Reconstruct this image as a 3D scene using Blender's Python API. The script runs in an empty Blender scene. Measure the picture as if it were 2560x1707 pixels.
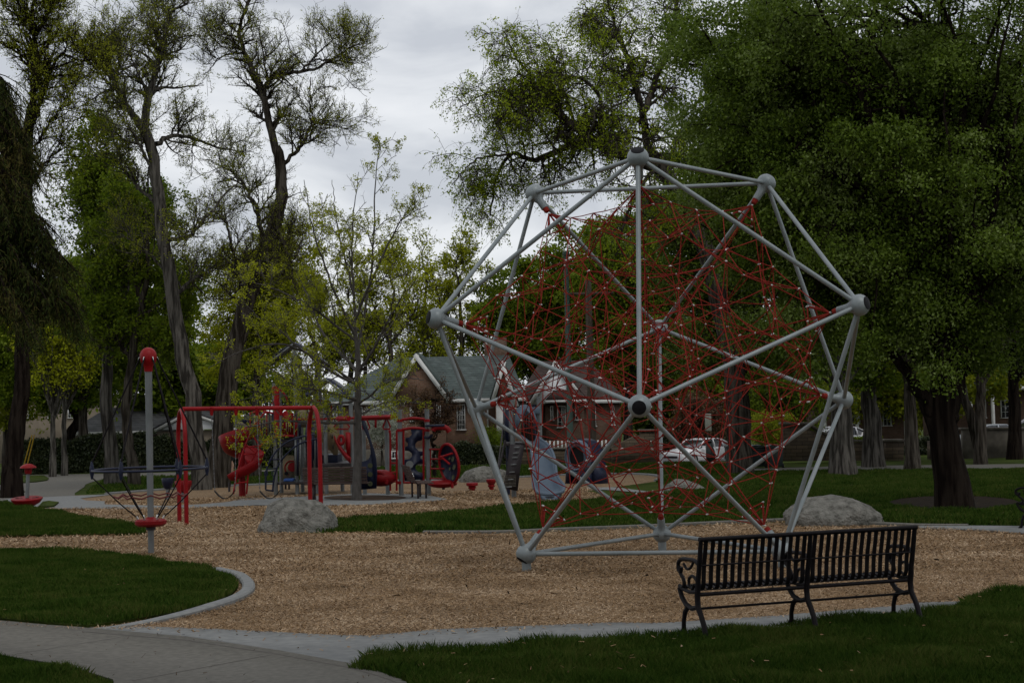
import bpy, bmesh, math, random
import numpy as np
from mathutils import Vector, Matrix
random.seed(7); rng = np.random.default_rng(11)
R = math.radians
S = bpy.context.scene
C = S.collection
# ------------------------------------------------------------------ camera
F = 3873.0; PITCH = 0.03978; ROLL = -0.02442; CAMZ = 2.07; SLOPE = 0.016
cp, sp, cr, sr = math.cos(PITCH), math.sin(PITCH), math.cos(ROLL), math.sin(ROLL)
FW = np.array([0, cp, sp]); UP0 = np.array([0, -sp, cp]); RT0 = np.array([1.0, 0, 0])
RC = cr*RT0 + sr*UP0; UC = -sr*RT0 + cr*UP0
cd = bpy.data.cameras.new('camera'); cam = bpy.data.objects.new('camera', cd); C.objects.link(cam)
cam.matrix_world = Matrix(((RC[0], UC[0], -FW[0], 0), (RC[1], UC[1], -FW[1], 0), (RC[2], UC[2], -FW[2], CAMZ), (0, 0, 0, 1)))
cd.sensor_width = 36; cd.lens = F/2560*36; cd.clip_start = .1; cd.clip_end = 3000
S.camera = cam
# ------------------------------------------------------------------ light
SUN_EL, SUN_ROT = 58, 150
W = bpy.data.worlds.new('World'); S.world = W; W.use_nodes = True
nt = W.node_tree; nt.nodes.clear()
def N(nt, typ, **k):
    n = nt.nodes.new(typ)
    for a, b in k.items(): setattr(n, a, b)
    return n
out = N(nt, 'ShaderNodeOutputWorld'); bg = N(nt, 'ShaderNodeBackground'); bg.inputs[1].default_value = 0.1
sky = N(nt, 'ShaderNodeTexSky', sky_type='NISHITA', sun_disc=False, sun_elevation=R(SUN_EL), sun_rotation=R(SUN_ROT))
tc = N(nt, 'ShaderNodeTexCoord'); mp = N(nt, 'ShaderNodeMapping'); mp.inputs['Scale'].default_value = (1.6, 1.6, 3.6); mp.inputs['Location'].default_value = (.35, .2, .1)
nz = N(nt, 'ShaderNodeTexNoise'); nz.inputs['Scale'].default_value = 3.3; nz.inputs['Detail'].default_value = 7; nz.inputs['Roughness'].default_value = .5; nz.inputs['Distortion'].default_value = .5
rp = N(nt, 'ShaderNodeValToRGB'); e = rp.color_ramp.elements
e[0].position = .40; e[0].color = (5.2, 5.45, 5.9, 1); e[1].position = .66; e[1].color = (8.5, 8.6, 8.8, 1)
em = e.new(.5); em.color = (7.0, 7.2, 7.5, 1)
mx = N(nt, 'ShaderNodeMix', data_type='RGBA'); mx.inputs[0].default_value = .93
nt.links.new(tc.outputs['Generated'], mp.inputs[0]); nt.links.new(mp.outputs[0], nz.inputs[0]); nt.links.new(nz.outputs[0], rp.inputs[0])
nt.links.new(sky.outputs[0], mx.inputs[6]); nt.links.new(rp.outputs[0], mx.inputs[7]); nt.links.new(mx.outputs[2], bg.inputs[0]); nt.links.new(bg.outputs[0], out.inputs[0])
sl = bpy.data.lights.new('sun', 'SUN'); sl.energy = .55; sl.angle = R(25); sl.color = (1, .96, .9)
so = bpy.data.objects.new('sun', sl); C.objects.link(so)
az = R(SUN_ROT); el = R(SUN_EL)
sd = Vector((math.sin(az)*math.cos(el), math.cos(az)*math.cos(el), math.sin(el)))
so.rotation_euler = sd.to_track_quat('Z', 'Y').to_euler()
S.view_settings.view_transform = 'Standard'; S.view_settings.look = 'None'; S.view_settings.exposure = 0.18; S.view_settings.gamma = 1
S.cycles.max_bounces = 6; S.cycles.transparent_max_bounces = 6
# ------------------------------------------------------------------ pixel <-> world helpers (measuring only)
def ray(px, py):
    return FW*F + (px-1280)*RC + (853.5-py)*UC
def W2P(x, y, z):
    d = np.array([x, y, z-CAMZ]); k = F/np.dot(FW, d); return 1280+k*np.dot(RC, d), 853.5-k*np.dot(UC, d)
def gz(y): return -SLOPE*(y-14)
def A(px, py, Y):
    d = ray(px, py); t = Y/d[1]; return np.array([d[0]*t, Y, CAMZ+d[2]*t])
def G(px, py, h=0.0):
    d = ray(px, py); t = (SLOPE*14+h-CAMZ)/(d[2]+SLOPE*d[1])
    return np.array([0, 0, CAMZ])+d*t
def on(x, y, h=0.0): return np.array([x, y, gz(y)+h])
def base(px, Y):  # ground point on column px at depth Y
    p = A(px, 1200, Y); return on(p[0]+(0), Y)
# ------------------------------------------------------------------ mesh builder
class MB:
    def __init__(s): s.v = []; s.f = []; s.n = 0
    def add(s, v, f):
        v = np.asarray(v, float).reshape(-1, 3)
        s.v.append(v); s.f.append((np.asarray(f) if not isinstance(f, list) else f, s.n)); s.n += len(v)
    def box(s, c, size, rz=0, M=None):
        x, y, z = [d/2 for d in size]
        v = np.array([(a*x, b*y, k*z) for a in (-1, 1) for b in (-1, 1) for k in (-1, 1)])
        if M is not None: v = v@np.array(M).T
        c0, s0 = math.cos(rz), math.sin(rz)
        v = np.stack([v[:, 0]*c0-v[:, 1]*s0, v[:, 0]*s0+v[:, 1]*c0, v[:, 2]], 1)+np.asarray(c)
        s.add(v, [(0, 1, 3, 2), (4, 6, 7, 5), (0, 4, 5, 1), (2, 3, 7, 6), (0, 2, 6, 4), (1, 5, 7, 3)]); return s
    def bar(s, a, b, w, h):
        a = np.asarray(a, float); b = np.asarray(b, float); t = b-a; L = np.linalg.norm(t); t /= L
        u = np.cross(t, (0, 0, 1)); 
        if np.linalg.norm(u) < 1e-3: u = np.array([1., 0, 0])
        u /= np.linalg.norm(u); q = np.cross(u, t)
        M = np.stack([t, u, q], 1); return s.box((a+b)/2, (L, w, h), 0, M)
    def tube(s, P, r, n=8, cap=True, closed=False, flat=None):
        P = np.asarray(P, float); K = len(P); r = np.broadcast_to(np.asarray(r, float), (K,))
        T = np.gradient(P, axis=0) if not closed else np.roll(P, -1, 0)-np.roll(P, 1, 0)
        T /= np.linalg.norm(T, axis=1)[:, None]+1e-12
        u = np.cross(T[0], (0, 0, 1.)); 
        if np.linalg.norm(u) < .1: u = np.cross(T[0], (0, 1., 0))
        u /= np.linalg.norm(u); U = [u]
        for i in range(1, K):
            u = U[-1]-T[i]*np.dot(U[-1], T[i]); u /= np.linalg.norm(u)+1e-12; U.append(u)
        U = np.array(U); Q = np.cross(T, U)
        a = np.linspace(0, 2*np.pi, n, endpoint=False)
        v = P[:, None]+r[:, None, None]*(np.cos(a)[None, :, None]*U[:, None]+np.sin(a)[None, :, None]*Q[:, None])
        f = []
        for i in range(K if closed else K-1):
            j = (i+1) % K
            for k in range(n): l = (k+1) % n; f.append((i*n+k, i*n+l, j*n+l, j*n+k))
        if cap and not closed: f.append(tuple(range(n))[::-1]); f.append(tuple((K-1)*n+k for k in range(n)))
        s.add(v, f); return s
    def lathe(s, prof, c=(0, 0, 0), n=24, M=None):
        prof = np.asarray(prof, float); K = len(prof); a = np.linspace(0, 2*np.pi, n, endpoint=False)
        v = np.stack([prof[:, 0][:, None]*np.cos(a), prof[:, 0][:, None]*np.sin(a), np.repeat(prof[:, 1][:, None], n, 1)], 2).reshape(-1, 3)
        if M is not None: v = v@np.array(M).T
        f = [(i*n+k, i*n+(k+1) % n, (i+1)*n+(k+1) % n, (i+1)*n+k) for i in range(K-1) for k in range(n)]
        f.append(tuple(range(n))[::-1]); f.append(tuple((K-1)*n+k for k in range(n)))
        s.add(v+np.asarray(c), f); return s
    def prism(s, poly, t, M=None, c=(0, 0, 0), tri=True):
        # poly in local xz plane, thickness t along y
        n = len(poly); v = [(x, -t/2, z) for x, z in poly]+[(x, t/2, z) for x, z in poly]
        v = np.array(v, float)
        if M is not None: v = v@np.array(M).T
        f = [tuple(range(n)), tuple(range(2*n-1, n-1, -1))]+[(i, i+n, (i+1) % n+n, (i+1) % n) for i in range(n)]
        s.add(v+np.asarray(c), f); return s
    def sphere(s, c, r, n=12, m=8, M=None):
        r = np.broadcast_to(np.asarray(r, float), (3,)); th = np.linspace(0, np.pi, m+1)
        v = []; 
        for t in th[1:-1]:
            for k in range(n): v.append((math.sin(t)*math.cos(2*math.pi*k/n), math.sin(t)*math.sin(2*math.pi*k/n), math.cos(t)))
        v.append((0, 0, 1)); v.append((0, 0, -1)); v = np.array(v)*r
        if M is not None: v = v@np.array(M).T
        f = [(i*n+k, (i+1)*n+k, (i+1)*n+(k+1) % n, i*n+(k+1) % n) for i in range(m-2) for k in range(n)]
        a = (m-1)*n
        f += [(a, k, (k+1) % n) for k in range(n)]+[(a+1, (m-2)*n+(k+1) % n, (m-2)*n+k) for k in range(n)]
        s.add(v+np.asarray(c), f); return s
    def mesh(s, name, off=(0, 0, 0), smooth=False):
        m = bpy.data.meshes.new(name); V = np.concatenate(s.v)-np.asarray(off)
        lens = []; idx = []
        for f, o in s.f:
            if isinstance(f, np.ndarray):
                idx.append((f+o).ravel()); lens.append(np.full(len(f), f.shape[1]))
            else:
                lens.append(np.array([len(q) for q in f])); idx.append(np.array([i+o for q in f for i in q]))
        idx = np.concatenate(idx).astype(np.int32); lens = np.concatenate(lens).astype(np.int32)
        m.vertices.add(len(V)); m.vertices.foreach_set('co', V.astype(np.float32).ravel())
        m.loops.add(len(idx)); m.loops.foreach_set('vertex_index', idx)
        m.polygons.add(len(lens)); st = np.concatenate([[0], np.cumsum(lens)[:-1]]).astype(np.int32)
        m.polygons.foreach_set('loop_start', st)
        if smooth: m.polygons.foreach_set('use_smooth', np.ones(len(lens), bool))
        m.update(calc_edges=True); return m
def tag(o, label=None, cat=None, group=None, kind=None):
    if label: o['label'] = label
    if cat: o['category'] = cat
    if group: o['group'] = group
    if kind: o['kind'] = kind
    return o
ROOT = {}
def thing(name, loc, label, cat, group=None, rz=0):
    o = bpy.data.objects.new(name, None); C.objects.link(o); o.location = tuple(loc); o.rotation_euler = (0, 0, rz)
    o.empty_display_size = .2; ROOT[o.name] = tuple(loc); tag(o, label, cat, group); return o
def smooth_by_angle(m, ang=40):
    m.polygons.foreach_set('use_smooth', np.ones(len(m.polygons), bool))
    try: m.set_sharp_from_angle(angle=R(ang))
    except Exception: pass
def part(name, mb, mat, parent=None, local=False, sm=True, label=None, bevel=0):
    """link a builder as ONE mesh; coordinates are world ones unless local"""
    off = (0, 0, 0)
    r = parent
    while r is not None and r.parent is not None: r = r.parent
    if r is not None and not local: off = ROOT[r.name]
    if parent is None and not local: off = (0, 0, 0)
    m = mb.mesh(name, off)
    if sm: smooth_by_angle(m)
    m.materials.append(mat); o = bpy.data.objects.new(name, m); C.objects.link(o)
    if parent is not None: o.parent = parent
    if bevel:
        b = o.modifiers.new('bevel', 'BEVEL'); b.width = bevel; b.segments = 2; b.limit_method = 'ANGLE'
    if label: o['label'] = label
    return o
def copy_thing(root, loc, rz=None, label=None, group=None):
    def cpt(o, par):
        c = o.copy(); C.objects.link(c); c.parent = par
        for ch in list(o.children): cpt(ch, c)
        return c
    r = cpt(root, None); r.location = tuple(loc)
    if rz is not None: r.rotation_euler = (0, 0, rz)
    if label: r['label'] = label
    if group: r['group'] = group
    return r
def cr_spline(P, n):
    P = np.asarray(P, float)
    if len(P) == 2: P = np.array([P[0], (P[0]+P[1])/2, P[1]])
    Q = np.vstack([2*P[0]-P[1], P, 2*P[-1]-P[-2]]); K = len(P)-1
    t = np.linspace(0, K-1e-6, n); i = t.astype(int); u = (t-i)[:, None]
    a, b, c, d = Q[i], Q[i+1], Q[i+2], Q[i+3]
    return .5*((2*b)+(-a+c)*u+(2*a-5*b+4*c-d)*u**2+(-a+3*b-3*c+d)*u**3)
# ------------------------------------------------------------------ materials
def mat(name, col=(.5, .5, .5), rough=.6, metal=0, spec=.5):
    m = bpy.data.materials.new(name); m.use_nodes = True; b = m.node_tree.nodes['Principled BSDF']
    b.inputs['Base Color'].default_value = (*col, 1); b.inputs['Roughness'].default_value = rough; b.inputs['Metallic'].default_value = metal
    b.inputs['Specular IOR Level'].default_value = spec
    return m
def noisy(name, c1, c2, scale=5, rough=.6, bump=0.0, bscale=None, detail=5, metal=0, spec=.5, dist=.02, stretch=(1, 1, 1), c3=None, p=(.35, .65)):
    m = mat(name, c1, rough, metal, spec); t = m.node_tree; b = t.nodes['Principled BSDF']
    tc = N(t, 'ShaderNodeTexCoord'); mp = N(t, 'ShaderNodeMapping'); mp.inputs['Scale'].default_value = stretch
    n = N(t, 'ShaderNodeTexNoise'); n.inputs['Scale'].default_value = scale; n.inputs['Detail'].default_value = detail
    r = N(t, 'ShaderNodeValToRGB'); r.color_ramp.elements[0].position = p[0]; r.color_ramp.elements[1].position = p[1]
    r.color_ramp.elements[0].color = (*c1, 1); r.color_ramp.elements[1].color = (*c2, 1)
    if c3: q = r.color_ramp.elements.new((p[0]+p[1])/2); q.color = (*c3, 1)
    t.links.new(tc.outputs['Object'], mp.inputs[0]); t.links.new(mp.outputs[0], n.inputs[0]); t.links.new(n.outputs[0], r.inputs[0]); t.links.new(r.outputs[0], b.inputs['Base Color'])
    if bump:
        n2 = N(t, 'ShaderNodeTexNoise'); n2.inputs['Scale'].default_value = bscale or scale*4; n2.inputs['Detail'].default_value = 6
        t.links.new(mp.outputs[0], n2.inputs[0])
        bp = N(t, 'ShaderNodeBump'); bp.inputs['Strength'].default_value = bump; bp.inputs['Distance'].default_value = dist
        t.links.new(n2.outputs[0], bp.inputs['Height']); t.links.new(bp.outputs[0], b.inputs['Normal'])
    return m
def leafmat(name, cols, rough=.55, trans=.35, nscale=.6, spec=.4):
    """cols: three base colours picked per leaf, shifted by clumps"""
    m = bpy.data.materials.new(name); m.use_nodes = True; t = m.node_tree; b = t.nodes['Principled BSDF']; o = t.nodes['Material Output']
    g = N(t, 'ShaderNodeNewGeometry'); tc = N(t, 'ShaderNodeTexCoord')
    n = N(t, 'ShaderNodeTexNoise'); n.inputs['Scale'].default_value = nscale; n.inputs['Detail'].default_value = 3
    ma = N(t, 'ShaderNodeMath', operation='MULTIPLY_ADD'); ma.inputs[1].default_value = 1.05
    mb_ = N(t, 'ShaderNodeMath', operation='MULTIPLY_ADD'); mb_.inputs[1].default_value = .55; mb_.inputs[2].default_value = -.24
    r = N(t, 'ShaderNodeValToRGB'); el = r.color_ramp.elements
    el[0].position = .2; el[1].position = .85; el[0].color = (*cols[0], 1); el[1].color = (*cols[-1], 1)
    for i, c in enumerate(cols[1:-1]): q = el.new(.2+.65*(i+1)/(len(cols)-1)); q.color = (*c, 1)
    t.links.new(g.outputs['Random Per Island'], mb_.inputs[0]); t.links.new(tc.outputs['Object'], n.inputs[0])
    t.links.new(n.outputs[0], ma.inputs[0]); t.links.new(mb_.outputs[0], ma.inputs[2]); t.links.new(ma.outputs[0], r.inputs[0])
    t.links.new(r.outputs[0], b.inputs['Base Color']); b.inputs['Roughness'].default_value = rough; b.inputs['Specular IOR Level'].default_value = spec
    tr = N(t, 'ShaderNodeBsdfTranslucent'); mixs = N(t, 'ShaderNodeMixShader'); mixs.inputs[0].default_value = trans
    t.links.new(r.outputs[0], tr.inputs[0]); t.links.new(b.outputs[0], mixs.inputs[1]); t.links.new(tr.outputs[0], mixs.inputs[2]); t.links.new(mixs.outputs[0], o.inputs[0])
    return m
def barkmat(name, c1, c2, scale=9):
    m = noisy(name, c1, c2, scale=scale*1.3, rough=.95, bump=1, bscale=scale*1.7, stretch=(1, 1, .11), dist=.16, spec=.03, p=(.40, .60))
    return m
def brickmat(name, c1, c2, mortar, scale=1, bw=.21, bh=.075, axis='xz', bumpd=.01):
    m = mat(name, c1, .85, spec=.2); t = m.node_tree; b = t.nodes['Principled BSDF']
    tc = N(t, 'ShaderNodeTexCoord'); sx = N(t, 'ShaderNodeSeparateXYZ'); cx = N(t, 'ShaderNodeCombineXYZ')
    ad = N(t, 'ShaderNodeMath', operation='ADD')
    t.links.new(tc.outputs['Object'], sx.inputs[0]); t.links.new(sx.outputs[0], ad.inputs[0]); t.links.new(sx.outputs[1], ad.inputs[1])
    t.links.new(ad.outputs[0], cx.inputs[0]); t.links.new(sx.outputs[2], cx.inputs[1])
    br = N(t, 'ShaderNodeTexBrick'); br.inputs['Scale'].default_value = scale; br.inputs['Brick Width'].default_value = bw; br.inputs['Row Height'].default_value = bh
    br.inputs['Mortar Size'].default_value = .008; br.inputs['Color1'].default_value = (*c1, 1); br.inputs['Color2'].default_value = (*c2, 1); br.inputs['Mortar'].default_value = (*mortar, 1); br.inputs['Bias'].default_value = -.1
    n = N(t, 'ShaderNodeTexNoise'); n.inputs['Scale'].default_value = 1.7; n.inputs['Detail'].default_value = 6
    mxx = N(t, 'ShaderNodeMix', data_type='RGBA', blend_type='MULTIPLY'); mxx.inputs[0].default_value = .6
    rr = N(t, 'ShaderNodeValToRGB'); rr.color_ramp.elements[0].position = .3; rr.color_ramp.elements[0].color = (.5, .48, .46, 1); rr.color_ramp.elements[1].position = .7; rr.color_ramp.elements[1].color = (1.2, 1.2, 1.2, 1)
    t.links.new(cx.outputs[0], br.inputs[0]); t.links.new(tc.outputs['Object'], n.inputs[0]); t.links.new(n.outputs[0], rr.inputs[0])
    t.links.new(br.outputs[0], mxx.inputs[6]); t.links.new(rr.outputs[0], mxx.inputs[7]); t.links.new(mxx.outputs[2], b.inputs['Base Color'])
    bp = N(t, 'ShaderNodeBump'); bp.inputs['Strength'].default_value = .7; bp.inputs['Distance'].default_value = bumpd; bp.invert = True
    t.links.new(br.outputs[1], bp.inputs['Height']); t.links.new(bp.outputs[0], b.inputs['Normal'])
    return m
def chipmat(name, cols, scale=24, bump=.8, patch=.3):
    m = mat(name, cols[1], .9, spec=.15); t = m.node_tree; b = t.nodes['Principled BSDF']
    tc = N(t, 'ShaderNodeTexCoord'); nw = N(t, 'ShaderNodeTexNoise'); nw.inputs['Scale'].default_value = 6
    vadd = N(t, 'ShaderNodeMix', data_type='VECTOR'); vadd.inputs[0].default_value = .08
    v = N(t, 'ShaderNodeTexVoronoi'); v.inputs['Scale'].default_value = scale
    r = N(t, 'ShaderNodeValToRGB'); el = r.color_ramp.elements; el[0].position = 0; el[1].position = 1
    el[0].color = (*cols[0], 1); el[1].color = (*cols[-1], 1)
    for i, c in enumerate(cols[1:-1]): q = el.new((i+1)/(len(cols)-1)); q.color = (*c, 1)
    sx = N(t, 'ShaderNodeSeparateColor')
    t.links.new(tc.outputs['Object'], vadd.inputs[4]); t.links.new(nw.outputs['Color'], vadd.inputs[5]); t.links.new(tc.outputs['Object'], nw.inputs[0])
    t.links.new(vadd.outputs[1], v.inputs[0]); t.links.new(v.outputs['Color'], sx.inputs[0]); t.links.new(sx.outputs[0], r.inputs[0])
    n = N(t, 'ShaderNodeTexNoise'); n.inputs['Scale'].default_value = .55; n.inputs['Detail'].default_value = 5
    rr = N(t, 'ShaderNodeValToRGB'); rr.color_ramp.elements[0].position = .3; rr.color_ramp.elements[0].color = (1-patch, 1-patch*.95, 1-patch*.8, 1); rr.color_ramp.elements[1].position = .7; rr.color_ramp.elements[1].color = (1.05, 1.05, 1.05, 1)
    mxx = N(t, 'ShaderNodeMix', data_type='RGBA', blend_type='MULTIPLY'); mxx.inputs[0].default_value = 1
    t.links.new(tc.outputs['Object'], n.inputs[0]); t.links.new(n.outputs[0], rr.inputs[0]); t.links.new(r.outputs[0], mxx.inputs[6]); t.links.new(rr.outputs[0], mxx.inputs[7]); t.links.new(mxx.outputs[2], b.inputs['Base Color'])
    bp = N(t, 'ShaderNodeBump'); bp.inputs['Strength'].default_value = bump; bp.inputs['Distance'].default_value = .03
    t.links.new(sx.outputs[1], bp.inputs['Height']); t.links.new(bp.outputs[0], b.inputs['Normal'])
    return m
M = {}
M['grass'] = noisy('grass', (.024, .036, .006), (.055, .075, .016), scale=.9, rough=.95, bump=.6, bscale=30, dist=.04, spec=.03, detail=9)
M['blade'] = leafmat('grass_blade', [(.016, .038, .004), (.030, .064, .007), (.050, .086, .012), (.085, .10, .022)], rough=.8, trans=.3, nscale=1.1, spec=.05)
M['chips'] = chipmat('wood_chips', [(.13, .075, .036), (.19, .122, .065), (.24, .16, .088), (.31, .225, .14)], 34, bump=.6, patch=.22)
M['chipflake'] = leafmat('chip_flake', [(.075, .045, .022), (.19, .118, .06), (.29, .19, .105), (.44, .33, .22)], rough=.9, trans=0.01, nscale=.9, spec=.05)
M['mulch'] = chipmat('dark_mulch', [(.03, .018, .012), (.06, .036, .022), (.10, .07, .045)], 16)
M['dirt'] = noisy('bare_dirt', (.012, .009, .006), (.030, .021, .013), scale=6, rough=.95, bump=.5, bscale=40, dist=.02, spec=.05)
M['concrete'] = noisy('concrete', (.165, .17, .168), (.21, .213, .207), scale=9, rough=.85, bump=.15, bscale=60, dist=.005, spec=.08, detail=11)
M['walk'] = noisy('aged_concrete', (.112, .106, .093), (.148, .14, .122), scale=16, rough=.9, bump=.2, bscale=80, dist=.004, spec=.08, detail=12)
M['joint'] = mat('joint', (.08, .07, .06), .95)
M['asphalt'] = noisy('asphalt', (.05, .05, .052), (.08, .08, .08), scale=8, rough=.9, bump=.2, bscale=80, dist=.01)
M['steel'] = noisy('silver_paint', (.17, .195, .20), (.225, .25, .255), scale=3, rough=.42, metal=.2, bump=.03, bscale=60, dist=.002, spec=.3)
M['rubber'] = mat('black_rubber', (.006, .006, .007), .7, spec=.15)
M['rope'] = noisy('red_rope', (.15, .016, .012), (.23, .028, .020), scale=60, rough=.85, bump=.3, bscale=200, dist=.003, spec=.05)
M['clamp'] = mat('clamp_metal', (.45, .45, .43), .35, .6)
M['black'] = noisy('black_paint', (.004, .003, .0035), (.007, .005, .006), scale=8, rough=.55, spec=.12)
M['red'] = noisy('red_paint', (.19, .003, .005), (.24, .005, .007), scale=3, rough=.45, spec=.18)
M['redplastic'] = noisy('red_plastic', (.16, .003, .005), (.21, .005, .007), scale=2, rough=.5, spec=.18)
M['navy'] = noisy('navy_plastic', (.005, .008, .024), (.009, .013, .036), scale=2, rough=.45, spec=.3)
M['tan'] = noisy('tan_plastic', (.20, .155, .09), (.25, .195, .115), scale=2, rough=.5, spec=.3)
M['greyplastic'] = noisy('grey_plastic', (.07, .098, .135), (.095, .128, .168), scale=2.5, rough=.5, spec=.3)
M['post'] = noisy('grey_post', (.12, .13, .13), (.16, .168, .17), scale=3, rough=.45, metal=.2, spec=.3)
M['deck'] = mat('dark_deck', (.02, .014, .016), .6)
M['woodslat'] = noisy('wood_slat', (.05, .03, .025), (.085, .058, .05), scale=3, rough=.75, stretch=(1, 10, 10), bump=.2, spec=.2)
M['chain'] = mat('chain', (.13, .13, .135), .45, .6)
M['stone'] = noisy('granite', (.088, .084, .074), (.235, .225, .20), scale=8, rough=.95, bump=1.0, bscale=26, dist=.06, detail=15, spec=.05, c3=(.175, .17, .15), p=(.3, .7))
M['bark'] = barkmat('bark', (.022, .018, .014), (.085, .074, .060), 7)
M['barkpale'] = barkmat('bark_pale', (.030, .027, .023), (.12, .11, .095), 7)
M['barkdark'] = barkmat('bark_dark', (.008, .0055, .0045), (.024, .018, .014), 7)
M['barkyoung'] = noisy('bark_young', (.05, .045, .04), (.085, .077, .07), scale=12, rough=.8, bump=.3, stretch=(1, 1, .4), spec=.2)
M['leafdark'] = leafmat('leaf_dark', [(.036, .064, .004), (.082, .130, .009), (.125, .185, .016), (.21, .27, .08)], rough=.55, trans=.45, nscale=.6, spec=.18)  # last, palest tone imitates glossy highlights on the leaves
M['leafgreen'] = leafmat('leaf_green', [(.06, .11, .006), (.13, .19, .010), (.20, .26, .016)], trans=.5, nscale=.4, spec=.15)
M['leafspring'] = leafmat('leaf_spring', [(.17, .20, .006), (.30, .33, .010), (.42, .44, .020)], trans=.5, nscale=.5, spec=.15)
M['leafolive'] = leafmat('leaf_olive', [(.14, .17, .010), (.24, .27, .015), (.34, .36, .030)], trans=.5, nscale=.4, spec=.1)
M['leafdroop'] = leafmat('leaf_droop', [(.13, .20, .006), (.25, .33, .011), (.37, .44, .020)], trans=.5, nscale=.5, spec=.2)
M['conifer'] = leafmat('conifer_needle', [(.016, .028, .006), (.036, .050, .010), (.085, .070, .020)], rough=.8, trans=.15, nscale=.8, spec=.08)
M['maroon'] = leafmat('leaf_maroon', [(.05, .022, .012), (.10, .05, .02), (.15, .085, .03)], trans=.3)
M['blossom'] = leafmat('blossom', [(.10, .14, .05), (.4, .42, .34), (.6, .6, .55)], trans=.3, nscale=3)
M['ivy'] = leafmat('ivy', [(.012, .02, .006), (.025, .038, .010), (.055, .065, .02)], trans=.2, nscale=1)
M['brick'] = brickmat('brick', (.17, .088, .056), (.215, .122, .08), (.17, .14, .11))
M['brick2'] = brickmat('brick_brown', (.12, .066, .044), (.165, .10, .07), (.13, .11, .09))
M['ledge'] = brickmat('ledge_stone', (.12, .09, .06), (.07, .055, .04), (.025, .02, .015), bw=.5, bh=.16, bumpd=.04)
M['shingle'] = brickmat('shingle', (.065, .085, .08), (.095, .118, .112), (.025, .032, .032), bw=.35, bh=.14)
M['shinglebrown'] = brickmat('shingle_brown', (.055, .038, .033), (.08, .056, .048), (.025, .019, .017), bw=.35, bh=.14)
M['shinglegrey'] = brickmat('shingle_grey', (.06, .063, .066), (.085, .088, .09), (.03, .03, .032), bw=.35, bh=.14)
M['white'] = noisy('white_paint', (.58, .58, .56), (.66, .66, .64), scale=3, rough=.6, spec=.2)
M['siding'] = noisy('white_siding', (.68, .69, .70), (.76, .77, .78), scale=2, rough=.6, spec=.2)
M['cream'] = noisy('cream_wall', (.17, .135, .10), (.22, .18, .13), scale=2, rough=.85)
M['foundation'] = noisy('foundation', (.07, .06, .047), (.12, .105, .082), scale=3, rough=.9, bump=.3)
M['glass'] = mat('window_glass', (.02, .022, .026), .08, spec=.8)
M['curtain'] = mat('curtain', (.30, .30, .29), .8)
M['carpaint'] = mat('car_paint', (.9, .9, .92), .18)
M['tyre'] = mat('tyre', (.015, .015, .015), .8)
M['bin'] = noisy('bin_green', (.012, .022, .02), (.02, .034, .03), scale=3, rough=.5)
M['teal'] = noisy('teal_pole', (.045, .085, .07), (.065, .11, .09), scale=3, rough=.7)
M['polewood'] = barkmat('pole_wood', (.07, .055, .045), (.12, .10, .08), 5)
M['skin'] = mat('skin', (.45, .26, .18), .6)
M['shirt'] = mat('green_shirt', (.01, .16, .08), .8)
M['shorts'] = mat('black_shorts', (.012, .012, .013), .8)
M['hair'] = mat('brown_hair', (.04, .025, .018), .7)
M['bottle'] = mat('clear_bottle', (.75, .8, .85), .1)
M['yellow'] = mat('yellow_guard', (.22, .14, .008), .7, spec=.2)
M['lamp'] = mat('porch_lamp', (.9, .6, .2), .5)
M['lamp'].node_tree.nodes['Principled BSDF'].inputs['Emission Color'].default_value = (1, .6, .2, 1)
M['lamp'].node_tree.nodes['Principled BSDF'].inputs['Emission Strength'].default_value = 2
# ================================================================== SETTING: ground sheets
def gpoly(px): return np.array([G(*p) for p in px])
def sheet(name, px, h, m, kerb=0, label=None):
    P = gpoly(px); n = len(P); mb = MB()
    top = P.copy(); top[:, 2] += h
    if kerb:
        bot = P.copy(); bot[:, 2] -= .05
        mb.add(np.vstack([top, bot]), [tuple(range(n))]+[(i, (i+1) % n, n+(i+1) % n, n+i) for i in range(n)])
    else: mb.add(top, [tuple(range(n))])
    o = part(name, mb, m, sm=False); return tag(o, kind='structure', label=label)
def kerb(px, w, h, m, name='kerb', taper=0):
    P = cr_spline(gpoly(px), len(px)*5); T = np.gradient(P, axis=0); T[:, 2] = 0; T /= np.linalg.norm(T, axis=1)[:, None]
    Nn = np.stack([-T[:, 1], T[:, 0], 0*T[:, 0]], 1); K = len(P); z = np.array([0, 0, 1.])
    sec = [(-w/2, -.05), (-w/2, h*.75), (-w/2+.02, h), (w/2-.02, h), (w/2, h*.75), (w/2, -.05)]
    tp = np.ones(K) if not taper else np.clip((K-1-np.arange(K))/(K*taper), .06, 1)
    v = np.stack([P+Nn*a*tp[:, None]**.5+z*(b*tp[:, None] if b > 0 else b) for a, b in sec], 1); n = 6; f = []
    for i in range(K-1):
        for k in range(n-1): f.append((i*n+k, i*n+k+1, (i+1)*n+k+1, (i+1)*n+k))
    f += [tuple(range(n)), tuple((K-1)*n+k for k in range(n))[::-1]]
    mb = MB(); mb.add(v, f); return tag(part(name, mb, m), kind='structure')
mb = MB(); xs = np.array([-600, -60, 60, 600]); ys = np.array([-30, 130, 900])
v = [(x, y, gz(min(y, 130))) for y in ys for x in xs]
mb.add(v, [(j*4+i, j*4+i+1, (j+1)*4+i+1, (j+1)*4+i) for j in range(2) for i in range(3)])
tag(part('ground', mb, M['grass'], sm=False), kind='structure')
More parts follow.
